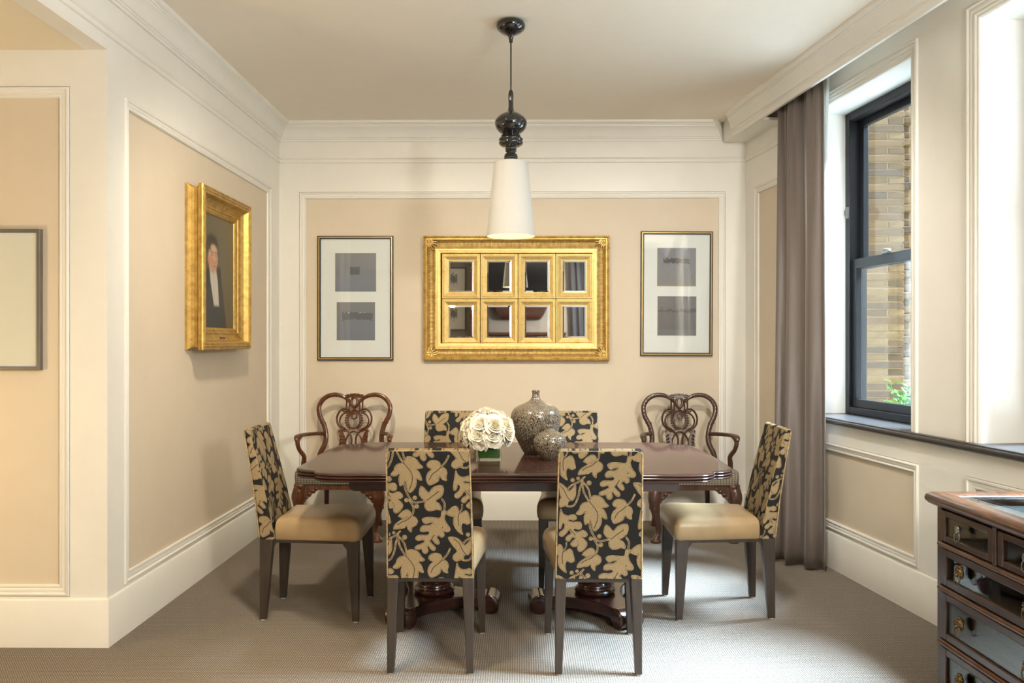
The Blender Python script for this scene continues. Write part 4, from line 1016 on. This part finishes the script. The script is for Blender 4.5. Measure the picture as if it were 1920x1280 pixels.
# ------------------------------------------------------------------ frames on the walls
def frame_sweep(mb, T, w, h, prof, mats=None):
    """prof: (inset from the outer edge, stand-off). T(a, d, b): a along, d off the wall, b up, centred. mats: index per profile step, (horizontal, vertical)"""
    for i in range(len(prof)-1):
        r = []
        for ins, d in (prof[i], prof[i+1]):
            a, b = w/2-ins, h/2-ins; r.append([T(-a,d,-b), T(a,d,-b), T(a,d,b), T(-a,d,b)])
        for j in range(4):
            k = (j+1) % 4; mi = mats[i][j % 2] if mats else 0
            mb.add([r[0][j], r[0][k], r[1][k], r[1][j]], [(0,1,2,3)], mi)
Tb = lambda a, d, b: Vector((a, -d, b))                              # hung on the back wall, facing -y
def rect_px(x0, x1, y0, y1, Y):
    a, b = P(x0, y0, Y), P(x1, y1, Y); c = P((x0+x1)/2, (y0+y1)/2, Y)
    return c.x, c.z, abs(b.x-a.x), abs(a.z-b.z)
YW = YB + 0.016                                                      # face of the tan panel
def wall_picture(px, prints, label, mats, tilt=0.0):
    cx_, cz, w, h = rect_px(*px, 6.03); root = empty('framed_print', (cx_, YW, cz)); root.rotation_euler = (0, tilt, 0); tag(root, label, 'picture', 'framed twin prints on the back wall')
    mb = MB(); frame_sweep(mb, Tb, w, h, [(0,0),(0,0.022),(0.001,0.024),(0.0055,0.024),(0.0065,0.0225)]); frame_sweep(mb, Tb, w, h, [(0.016,0.021),(0.017,0.0225),(0.0225,0.0225),(0.024,0.019),(0.024,0.008)])
    mb.build('frame', M['black'], parent=root, sharp=30)
    mb = MB(); frame_sweep(mb, Tb, w, h, [(0.0065,0.0222),(0.0085,0.0245),(0.0125,0.0250),(0.0150,0.0235),(0.016,0.021)]); mb.build('gilt_line', M['gold_line'], parent=root, sharp=50)
    mb = MB(); mb.box(-w/2+0.02, w/2-0.02, -0.011, -0.003, -h/2+0.02, h/2-0.02)
    mt = mb.build('mount_board', M['mat_white'], parent=root)
    for (q, pm_) in prints:
        x, z, pw, ph = rect_px(*q, 6.03); x -= cx_; z -= cz
        mb = MB(); frame_sweep(mb, lambda a, d, b: Vector((x+a, -d, z+b)), pw+0.010, ph+0.010, [(0,0.0112),(0,0.0118),(0.005,0.0116),(0.006,0.0111)]); mb.build('bevel_cut', M['mat_cream'], parent=mt)
        mb = MB(); mb.box(x-pw/2, x+pw/2, -0.0116, -0.0111, z-ph/2, z+ph/2); mb.build('print', pm_, parent=mt, smooth=False)
    mb = MB(); mb.box(-w/2+0.02, w/2-0.02, -0.0155, -0.0140, -h/2+0.02, h/2-0.02); mb.build('glazing', M['glass'], parent=root, smooth=False)
    return root
A, B_ = (0.20, 0.215, 0.285), (0.245, 0.245, 0.275)
wall_picture((594, 736.5, 441.5, 675.5), [((627,704,473.7,546), print_mat('print_square', A, B_, (0.10,0.098,0.10), (0.36,0.60,0.44,0.645), 0.01)),
             ((630,702,566,637.6), print_mat('print_treeline', (0.18,0.195,0.265), (0.215,0.215,0.235), (0.105,0.105,0.112), (0.14,0.94,0.54,0.725), 0.05, (0.27,0.78,0.66,0.73)))],
             'black and gilt frame, two grey-blue prints, left of the gilt mirror', None)
wall_picture((1202, 1337.5, 433, 667), [((1233,1306,464,536), print_mat('print_scribble', (0.225,0.215,0.225), (0.21,0.215,0.275), (0.012,0.012,0.016), (0.16,0.83,0.60,0.72), 0.05)),
             ((1234,1307,555,629), print_mat('print_horizon', (0.115,0.103,0.108), (0.155,0.148,0.165), (0.06,0.055,0.055), (0.0,1.0,0.60,0.67), 0.06, None, (0.155, (0.14,0.138,0.155))))],
             'black and gilt frame, two grey prints with black strokes, right of the gilt mirror', None, 0.006)
# big gilt mirror of eight panes
cx_, cz, w, h = rect_px(793.5, 1142.5, 442, 675.5, 6.02)
mr = empty('gilt_mirror', (cx_, YW, cz)); tag(mr, 'large gilt mirror divided into eight small square mirrors, on the back wall', 'mirror')
mb = MB()
pf = [(0,0),(0,0.048),(0.004,0.054),(0.010,0.056),(0.015,0.052),(0.0165,0.050),(0.020,0.055),(0.027,0.056),(0.031,0.050),(0.033,0.044),(0.038,0.034),(0.050,0.026),(0.066,0.024),(0.080,0.027),(0.083,0.030),(0.088,0.032),(0.093,0.030),
      (0.095,0.026),(0.104,0.026),(0.106,0.022),(0.118,0.021),(0.120,0.026),(0.126,0.025),(0.130,0.018),(0.131,0.004)]
mt_ = [(0,0)]*10 + [(1,2)]*4 + [(0,0)]*3 + [(3,3)]*(len(pf)-18)
frame_sweep(mb, Tb, w, h, pf, mt_)
mb.build('frame', [M['gold'], M['gold_x'], M['gold_z'], M['gold_flat']], parent=mr, sharp=35, fix=False)
rb = random.Random(2)
bd = MB()
for (ax, L, off) in (('x', w, h/2), ('z', h, w/2)):
    n = int(L/0.016)
    for k in range(n+1):
        t = -L/2 + 0.006 + (L-0.012)*k/n
        for s in (-1, 1):
            c = (t, -0.053, s*(off-0.008)) if ax == 'x' else (s*(off-0.008), -0.053, t)
            bd.ball(c, (0.0078, 0.006, 0.0045) if ax == 'x' else (0.0045, 0.006, 0.0078), 5, 3)
b_ = bd.build('rope_edge', M['gold_old'], parent=mr); b_['kind'] = 'stuff'
for sx in (-1, 1):
    for sz in (-1, 1):
        mb = MB(); o = Vector((sx*(w/2-0.040), -0.040, sz*(h/2-0.040)))
        for k in range(9):
            an = math.radians(-38 + k*(166/8)); L = 0.050 + 0.022*abs(math.cos((k-4)*0.55)) if k != 4 else 0.056
            d = Vector((-sx*math.cos(an), 0, -sz*math.sin(an)))
            for q in range(3): mb.ball(o + d*(L*(0.35+0.33*q)) + Vector((0,-0.003*(2-q),0)), (0.0085-0.0012*q,0.008,0.0085-0.0012*q), 7, 5)
            mb.tube([o, o + d*L*0.5 + Vector((0,-0.006,0)), o + d*L], [0.005,0.007,0.003], 6)
        mb.ball(o, (0.016,0.012,0.016), 10, 6); mb.build('corner_ornament', M['gold'], parent=mr)
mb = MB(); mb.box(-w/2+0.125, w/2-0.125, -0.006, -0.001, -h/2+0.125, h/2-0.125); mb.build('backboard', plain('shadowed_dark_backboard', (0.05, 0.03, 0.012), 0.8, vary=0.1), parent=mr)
gx = [828.5, 900.3, 971.2, 1042.2, 1112.0]; gy = [475.5, 560.0, 645.5]
for j in range(2):
    for i in range(4):
        x, z, pw, ph = rect_px(gx[i]+0.6, gx[i+1]-0.6, gy[j]+0.6, gy[j+1]-0.6, 6.04); x -= cx_; z -= cz
        T = lambda a, d, b: Vector((x+a, -d, z+b))
        mb = MB(); frame_sweep(mb, T, pw, ph, [(0,0.005),(0,0.021),(0.002,0.023),(0.006,0.023),(0.008,0.0205),(0.013,0.0245),(0.016,0.025),(0.044,0.0125),(0.047,0.0125),(0.049,0.0085)])
        f_ = mb.build('small_frame', M['gold_flat'], parent=mr, sharp=25)
        mb = MB(); frame_sweep(mb, T, pw-0.094, ph-0.094, [(0,0.0075),(0.013,0.0100)]); a, b = pw/2-0.047-0.013, ph/2-0.047-0.013
        mb.add([T(-a,0.0100,-b), T(a,0.0100,-b), T(a,0.0100,b), T(-a,0.0100,b)], [(0,1,2,3)])
        mb.build('mirror_pane', M['mirror'], parent=f_, smooth=False)

# portrait on the left wall (faces +x)
Tl = lambda a, d, b: Vector((d, a, b))
YN, YFAR, ZB, ZT = 4.375, 5.165, 1.302, 2.222
pw, ph = YFAR-YN, ZT-ZB
po = empty('portrait_painting', (XL-0.016, (YN+YFAR)/2, (ZB+ZT)/2)); tag(po, 'portrait of a dark-haired man in black coat, deep gilt frame, left wall', 'painting')
mb = MB()
frame_sweep(mb, Tl, pw, ph, [(0,0),(0,0.012),(0.002,0.014),(0.004,0.0145),(0.016,0.028),(0.020,0.044),(0.017,0.060),(0.006,0.074),(0.003,0.0745),(0.0,0.076),(0.0,0.082),(0.004,0.0845),(0.004,0.086),(0.0,0.088),(0.0,0.095),(0.003,0.101),(0.006,0.103),(0.012,0.103),(0.0145,0.100),(0.017,0.103),(0.024,0.105),(0.029,0.103),(0.031,0.100),(0.034,0.102),(0.041,0.102),(0.045,0.098),
    (0.048,0.090),(0.056,0.070),(0.070,0.055),(0.086,0.048),(0.092,0.047),(0.094,0.051),(0.100,0.051),(0.103,0.046),(0.110,0.044),(0.113,0.046),(0.120,0.043),(0.128,0.036),(0.130,0.030)])
pfm = mb.build('frame', M['gold_old'], parent=po, sharp=30)
mb = MB(); mb.rings([[Vector((d, p[0], -ph/2+0.064+p[1])) for p in rounded([(-0.035,-0.011),(0.035,-0.011),(0.035,0.011),(-0.035,0.011)], 0.004, 3)] for d in (0.056, 0.064)]); mb.build('name_plate', M['brass'], parent=pfm)
GW, GH = 90, 120; cw, ch = pw-0.254, ph-0.254
mb = MB(); mb.grid(lambda u, v: Vector((0.030, (u-0.5)*cw, (v-0.5)*ch)), GW, GH)
cv = mb.build('canvas', None or plain('tmp', (1,1,1)), parent=po, fix=False, smooth=False)
u, v = np.meshgrid(np.linspace(0, 1, GW+1), np.linspace(1, 0, GH+1)[::-1]); V_ = 1-v          # V_ runs down the picture
U_ = u; C = np.zeros((GH+1, GW+1, 3))
def put(mask, col, soft=None):
    a = np.clip(mask, 0, 1)[..., None]; C[:] = C*(1-a) + np.array(col)*a
sm = lambda d, w_: np.clip(0.5 - d/w_, 0, 1)
ell = lambda cx_, cy_, rx, ry: (np.hypot((U_-cx_)/rx, (V_-cy_)/ry) - 1)*min(rx, ry)
C[:] = np.array((0.085, 0.072, 0.040)); put(np.clip(U_*1.1-0.25, 0, 1)*0.7*np.clip(1.3-V_, 0, 1), (0.185, 0.158, 0.095))
put(sm(np.maximum(np.maximum(0.40+0.9*np.abs(U_-0.42)**1.6*0.6-V_*0.93, U_-(0.60+0.35*np.clip(V_-0.5,0,1))), -U_-0.02), 0.03), (0.010, 0.011, 0.013))   # coat
put(sm(np.maximum(np.abs(U_-(0.36+0.32*(V_-0.44)))-(0.105-0.14*np.abs(V_-0.58)), np.maximum(0.43-V_, V_-0.80)), 0.025), (0.52, 0.47, 0.40))              # cravat
put(sm(np.maximum(np.abs(U_-0.40)-0.006-0.10*np.clip(V_-0.5,0,1)*0, np.maximum(0.52-V_, V_-0.74)), 0.02)*0.35, (0.30, 0.27, 0.23))
put(sm(ell(0.355, 0.270, 0.175, 0.100), 0.03), (0.018, 0.013, 0.009)); put(sm(ell(0.25, 0.335, 0.055, 0.08), 0.03), (0.020, 0.015, 0.010)); put(sm(ell(0.49, 0.32, 0.05, 0.07), 0.03), (0.022, 0.016, 0.010))
put(sm(ell(0.378, 0.375, 0.135, 0.115), 0.03), (0.50, 0.30, 0.19))                                                                                        # face
put(sm(ell(0.37, 0.46, 0.10, 0.055), 0.03), (0.46, 0.27, 0.17))
put(sm(ell(0.245, 0.385, 0.022, 0.038), 0.02), (0.44, 0.22, 0.14))                                                                                        # ear
put(sm(ell(0.315, 0.405, 0.055, 0.036), 0.05)*0.75, (0.52, 0.16, 0.10)); put(sm(ell(0.475, 0.405, 0.03, 0.03), 0.04)*0.55, (0.48, 0.17, 0.11))               # cheeks
put(sm(ell(0.40, 0.300, 0.09, 0.030), 0.04)*0.5, (0.60, 0.42, 0.30))
for ex in (0.345, 0.455):
    put(sm(ell(ex, 0.352, 0.030, 0.008), 0.012)*0.9, (0.30, 0.22, 0.17)); put(sm(ell(ex+0.004, 0.353, 0.010, 0.008), 0.008), (0.020, 0.016, 0.014)); put(sm(ell(ex, 0.328, 0.042, 0.006), 0.012)*0.8, (0.07, 0.04, 0.025))
put(sm(ell(0.425, 0.385, 0.016, 0.038), 0.02)*0.5, (0.58, 0.36, 0.25)); put(sm(ell(0.425, 0.416, 0.026, 0.009), 0.012)*0.6, (0.27, 0.12, 0.08))
put(sm(ell(0.415, 0.450, 0.036, 0.0075), 0.010)*0.9, (0.36, 0.09, 0.075)); put(sm(ell(0.41, 0.470, 0.03, 0.006), 0.012)*0.4, (0.30, 0.16, 0.10))
put(sm(np.maximum(np.abs(U_-(0.30+0.18*(V_-0.30))-0.02*np.sin(V_*40))-0.03, np.maximum(0.235-V_, V_-0.315)), 0.02)*0.8, (0.020, 0.014, 0.010))
put(sm(ell(0.13, 0.745, 0.016, 0.012), 0.012), (0.36, 0.26, 0.10)); put(sm(ell(0.14, 0.90, 0.014, 0.010), 0.012)*0.8, (0.16, 0.12, 0.06))
at = cv.data.color_attributes.new('paint', 'FLOAT_COLOR', 'POINT')
rgba = np.ones((GH+1, GW+1, 4), np.float32); rgba[..., :3] = C
at.data.foreach_set('color', rgba.reshape(-1))
def canvas_mat():
    mm, nt, b = new_mat('painted_canvas'); a_ = N(nt, 'ShaderNodeAttribute', attribute_name='paint')
    f = noise(nt, coords(nt), 70, 4); nt.links.new(mixc(nt, mathn(nt, 'MULTIPLY', f, 0.12), a_.outputs['Color'], (0.05, 0.04, 0.02)), b.inputs['Base Color'])
    b.inputs['Roughness'].default_value = 0.35; bump(nt, b, f, 0.08, 0.001); return mm
cv.data.materials.clear(); cv.data.materials.append(canvas_mat())

# picture in the passage, right part of it in view
xr, zt_, zb_ = P(76.5, 428, YP).x, P(76, 428, YP-0.02).z, P(76, 694, YP-0.02).z
w, h = 0.56, zt_-zb_
lp = empty('framed_picture', (xr-w/2, YP+0.016, (zt_+zb_)/2)); tag(lp, 'pale blank picture in a thin grey frame on the passage wall', 'picture')
mb = MB(); frame_sweep(mb, Tb, w, h, [(0,0),(0,0.022),(0.002,0.024),(0.014,0.024),(0.016,0.022),(0.016,0.008)]); mb.build('frame', M['grey_frame'], parent=lp, sharp=30)
mb = MB(); frame_sweep(mb, Tb, w, h, [(0.016,0.012),(0.025,0.011),(0.026,0.009)]); mb.build('slip', M['mat_white'], parent=lp)
mb = MB(); mb.box(-w/2+0.015, w/2-0.015, -0.010, -0.003, -h/2+0.015, h/2-0.015); mb.build('mount_board', M['mat_cream'], parent=lp)
mb = MB(); mb.box(-w/2+0.018, w/2-0.018, -0.0165, -0.0150, -h/2+0.018, h/2-0.018); mb.build('glazing', M['glass'], parent=lp, smooth=False)

# ------------------------------------------------------------------ curtains
def drape(name, mat, T0, T1, B0, B1, zt, zb, folds, amp_t, amp_b, label, seed, nu=150, nv=36, solid=0.003, bulge=0.0, pleat=0.6):
    r = random.Random(seed); T0, T1, B0, B1 = map(Vector, (T0, T1, B0, B1)); ph = [r.uniform(0, 6.28) for _ in range(4)]
    def fn(u, v):
        k = v**0.9
        a, b = T0.lerp(B0, k), T1.lerp(B1, k); p = a.lerp(b, u); d = (b-a).normalized(); n = Vector((d.y, -d.x))
        x = u*folds*2*PI
        f = math.sin(x + ph[0] + 0.6*math.sin(u*5+ph[1]) + 0.5*v) + 0.10*math.sin(2.3*x + ph[2] + 1.2*v) + pleat*max(0, 1-v*2.4)**1.5*math.sin(x*2.6+1.0)
        amp = amp_t + (amp_b-amp_t)*k; env = min(1, u*9, (1-u)*9)**0.6
        q = p + n*(f*amp*env) + n*bulge*math.sin(PI*u)*k
        return Vector((q.x, q.y, zt + (zb-zt)*v + (0.004*math.sin(x) if v == 1 else 0)))
    mb = MB(); mb.grid(fn, nu, nv); o = mb.build(name, mat, fix=False, sharp=180, solid=solid)
    return tag(o, label, 'curtain')
drape('sheer_curtain', M['sheer'], (1.785,4.93), (1.8137,4.71), (1.795,4.97), (1.816,4.807), 2.90, 0.905, 3, 0.006, 0.006, 'thin white sheer curtain gathered behind the dark curtain by the window', 3, 70, 20, 0.0012)
drape('dark_curtain', M['curtain'], (1.700,5.270), (1.777,4.700), (1.560,4.930), (1.786,4.695), 2.92, 0.012, 2.7, 0.017, 0.040, 'floor-length grey-brown curtain hanging from the pocket beside the window', 8)

# ------------------------------------------------------------------ glass-fronted collector's cabinet
cp = P(1757, 900, 3.016)
cab = empty('glass_front_cabinet', (cp.x, cp.y, 0)); cab.rotation_euler = (0, 0, 0.027)
tag(cab, 'worn mahogany cabinet with glazed drawers and glass top, in the lower right corner', 'cabinet')
CWD, CDP = 0.71, 0.50
def cb(mb, a0, a1, n0, n1, z0, z1, mat=0): return mb.box(n0, n1, -a1, -a0, z0, z1, mat)   # a towards the camera, n into the cabinet (+x)
mb = MB()
for a0, n0 in ((0,0),(CWD-0.028,0),(0,CDP-0.03),(CWD-0.028,CDP-0.03)): cb(mb, a0, a0+0.028, n0, n0+0.03, 0.02, 0.742)
cb(mb, 0.028, CWD-0.028, CDP-0.012, CDP, 0.03, 0.742); cb(mb, 0.006, 0.016, 0.03, CDP-0.03, 0.03, 0.742); cb(mb, CWD-0.016, CWD-0.006, 0.03, CDP-0.03, 0.03, 0.742)
for z0, z1 in ((0.608,0.590),(0.447,0.428),(0.248,0.228),(0.742,0.730),(0.05,0.02)): cb(mb, 0.028, CWD-0.028, 0.004, CDP-0.02, z1, z0)
mb.build('carcass', M['cab_wood'], parent=cab, bevel=0.003)
mb = MB(); cb(mb, -0.01, CWD+0.01, -0.012, CDP+0.005, 0.0, 0.03); mb.build('plinth', M['cab_wood'], parent=cab, bevel=0.006)
def half_round(z0, z1, out):
    r = (z1-z0)/2; mb = MB(); zc = (z0+z1)/2
    mb.tube([(-out*0.25, -0.024, zc), (-out*0.25, -CWD+0.024, zc)], (r, out), 14, ref=(1,0,0)); return mb
for z0, z1 in ((0.590,0.610),(0.428,0.449),(0.227,0.250)): half_round(z0, z1, 0.011).build('rail_molding', M['cab_edge'], parent=cab)
mb = MB(); cb(mb, 0.346, 0.364, -0.004, 0.03, 0.608, 0.735); mb.tube([(-0.004,-0.355,0.606),(-0.004,-0.355,0.735)], (0.009,0.006), 10, ref=(1,0,0)); mb.build('drawer_divider', M['cab_wood'], parent=cab)
# top: a rounded frame round a sheet of glass, the lined tray below
pr = [(0.052,0.738),(-0.012,0.738),(-0.022,0.744),(-0.030,0.754),(-0.0315,0.764),(-0.027,0.776),(-0.016,0.784),(0.0,0.786),(0.030,0.7855),(0.046,0.782),(0.052,0.776)]
mb = MB()
rows = [[Vector((i, -i, z)), Vector((CDP-i*0.4, -i, z)), Vector((CDP-i*0.4, -(CWD-i), z)), Vector((i, -(CWD-i), z))] for i, z in pr]
vs = [p for r in rows for p in r]
mb.add(vs, [(i*4+j, i*4+(j+1) % 4, (i+1)*4+(j+1) % 4, (i+1)*4+j) for i in range(len(rows)-1) for j in range(4)])
tf = mb.build('top_frame', M['cab_edge'], parent=cab, sharp=50)
mb = MB(); cb(mb, 0.048, CWD-0.048, 0.048, CDP-0.018, 0.774, 0.778); mb.build('top_glass', M['case_glass'], parent=cab, smooth=False)
mb = MB(); cb(mb, 0.05, CWD-0.05, 0.05, CDP-0.02, 0.742, 0.7435); mb.build('top_lining', M['dark_cloth'], parent=cab, smooth=False)
def handle(parent, a, z, kind):
    mb = MB(); mt_ = M['brass'] if kind else M['steel']; o = Vector((-0.012, -a, z))
    if kind:                                                          # lion mask
        mb.ball(o + Vector((-0.004,0,0.008)), (0.012,0.016,0.019), 14, 9)
        for k in range(11):
            t = 2*PI*k/11; mb.ball(o + Vector((-0.001, 0.0155*math.cos(t), 0.010+0.019*math.sin(t))), (0.006,0.0065,0.0065), 6, 4)
        mb.ball(o + Vector((-0.015,0,0.002)), (0.007,0.008,0.007), 8, 5); mb.ball(o + Vector((-0.014,0.006,0.013)), 0.004, 6, 4); mb.ball(o + Vector((-0.014,-0.006,0.013)), 0.004, 6, 4)
        mb.ball(o + Vector((-0.012,0,0.021)), (0.006,0.010,0.005), 8, 5)
    else: mb.ball(o + Vector((-0.010,0,0.010)), (0.010,0.013,0.016), 14, 9); mb.ball(o + Vector((0,0,0.010)), (0.006,0.007,0.009), 8, 5)
    mb.build('knob', mt_, parent=parent)
    mb = MB(); c = o + Vector((-0.013, 0, -0.016)); n = 22
    mb.tube([c + Vector((0.002*math.sin(2*PI*k/n), 0.0150*math.cos(2*PI*k/n), 0.0175*math.sin(2*PI*k/n))) for k in range(n+1)], 0.0021, 7, ref=(1,0,0)); mb.build('ring', mt_, parent=parent)
def drawer(a0, a1, z0, z1, kind, hs):
    d = MB(); fw = 0.036 if z1-z0 > 0.13 else 0.030
    cb(d, a0, a0+fw, -0.004, 0.018, z0, z1); cb(d, a1-fw, a1, -0.004, 0.018, z0, z1); cb(d, a0+fw, a1-fw, -0.004, 0.018, z0, z0+fw*0.82); cb(d, a0+fw, a1-fw, -0.004, 0.018, z1-fw*0.82, z1)
    o = d.build('drawer', M['cab_wood'], parent=cab, bevel=0.004)
    g = MB(); cb(g, a0+fw-0.002, a1-fw+0.002, 0.004, 0.007, z0+fw*0.82-0.002, z1-fw*0.82+0.002); g.build('drawer_glass', M['case_glass'], parent=o, smooth=False)
    t = MB(); cb(t, a0+0.01, a1-0.01, 0.02, CDP-0.05, z0+0.004, z0+0.012); cb(t, a0+0.006, a0+0.014, 0.02, CDP-0.05, z0+0.004, z1-0.02); cb(t, a1-0.014, a1-0.006, 0.02, CDP-0.05, z0+0.004, z1-0.02); cb(t, a0+0.01, a1-0.01, CDP-0.07, CDP-0.06, z0+0.004, z1-0.02)
    t.build('drawer_tray', M['cab_in'], parent=o)
    for a in hs: handle(o, a, (z0+z1)/2 + 0.004, kind)
drawer(0.030, 0.344, 0.612, 0.729, False, [0.172]); drawer(0.366, CWD-0.030, 0.612, 0.729, False, [0.538])
for z0, z1 in ((0.451,0.588),(0.252,0.426),(0.052,0.225)): drawer(0.030, CWD-0.030, z0, z1, True, [0.172, 0.538])

# ------------------------------------------------------------------ the room behind the camera, as the mirror panes show it
def bx_thing(name, mat, b, label, cat, bevel=0.006):
    m_ = MB(); m_.box(*b); return tag(m_.build(name, mat, bevel=bevel), label, cat)
hd = empty('chimney_hood', (0.02, -2.19, 0)); tag(hd, 'dark moulded wooden hood with a black screen above, seen only in the mirror', 'mantel')
mb = MB(); mb.rings([[Vector((sx*k, y, z)) for sx, y in ((-1,0),(1,0),(1,d),(-1,d))] for k, d, z in ((0.34,0.10,1.74),(0.38,0.14,1.79),(0.42,0.16,1.86),(0.45,0.18,1.93),(0.52,0.20,1.97),(0.54,0.24,2.13))]); mb.build('shelf', M['mahogany'], parent=hd)
mb = MB(); mb.box(-0.62, 0.62, 0, 0.06, 2.14, 2.95); mb.build('screen', M['screen'], parent=hd, bevel=0.004)
cbn = empty('low_cabinet', (0.0, -1.95, 0)); tag(cbn, 'dark low cabinet against the wall behind, seen only in the mirror', 'cabinet')
mb = MB(); mb.box(-0.62, 0.78, -0.22, 0.22, 0.0, 1.46); mb.build('body', M['mahogany'], parent=cbn, bevel=0.006)
mb = MB(); mb.box(-0.64, 0.80, -0.23, 0.25, 1.46, 1.51); mb.build('worktop', M['mahogany'], parent=cbn, bevel=0.004)
for i, (x, z) in enumerate(((-1.22, 2.42), (-1.22, 1.80))):
    fr = empty('framed_picture', (x, -2.2, z)); tag(fr, 'thin black framed drawing, %s of two seen in the left mirror panes' % ('upper', 'lower')[i], 'picture')
    T = lambda a, d, b: Vector((a, d, b)); mb = MB(); frame_sweep(mb, T, 0.50, 0.50, [(0,0),(0,0.02),(0.015,0.02),(0.015,0.006)]); mb.build('frame', M['black'], parent=fr)
    mb = MB(); mb.box(-0.24, 0.24, 0.003, 0.006, -0.24, 0.24); mb.build('drawing', print_mat('back_print_%s' % 'ab'[i], (0.55,0.54,0.50), (0.55,0.54,0.50), (0.02,0.02,0.02), (0.3,0.7,0.45,0.75), 0.2), parent=fr)
bx_thing('tall_cupboard', M['mahogany_dk'], (-0.88, -0.68, -2.18, -1.75, 0, 2.9), 'narrow tall dark cupboard behind the camera, seen only in the mirror', 'cupboard')
drape('striped_curtain', M['dark_cloth'], (0.86,-2.05), (1.75,-2.05), (0.98,-2.05), (1.75,-2.05), 2.9, 0.02, 7, 0.03, 0.03, 'dark curtain on the wall behind the camera, seen only in the mirror', 5, 80, 8)
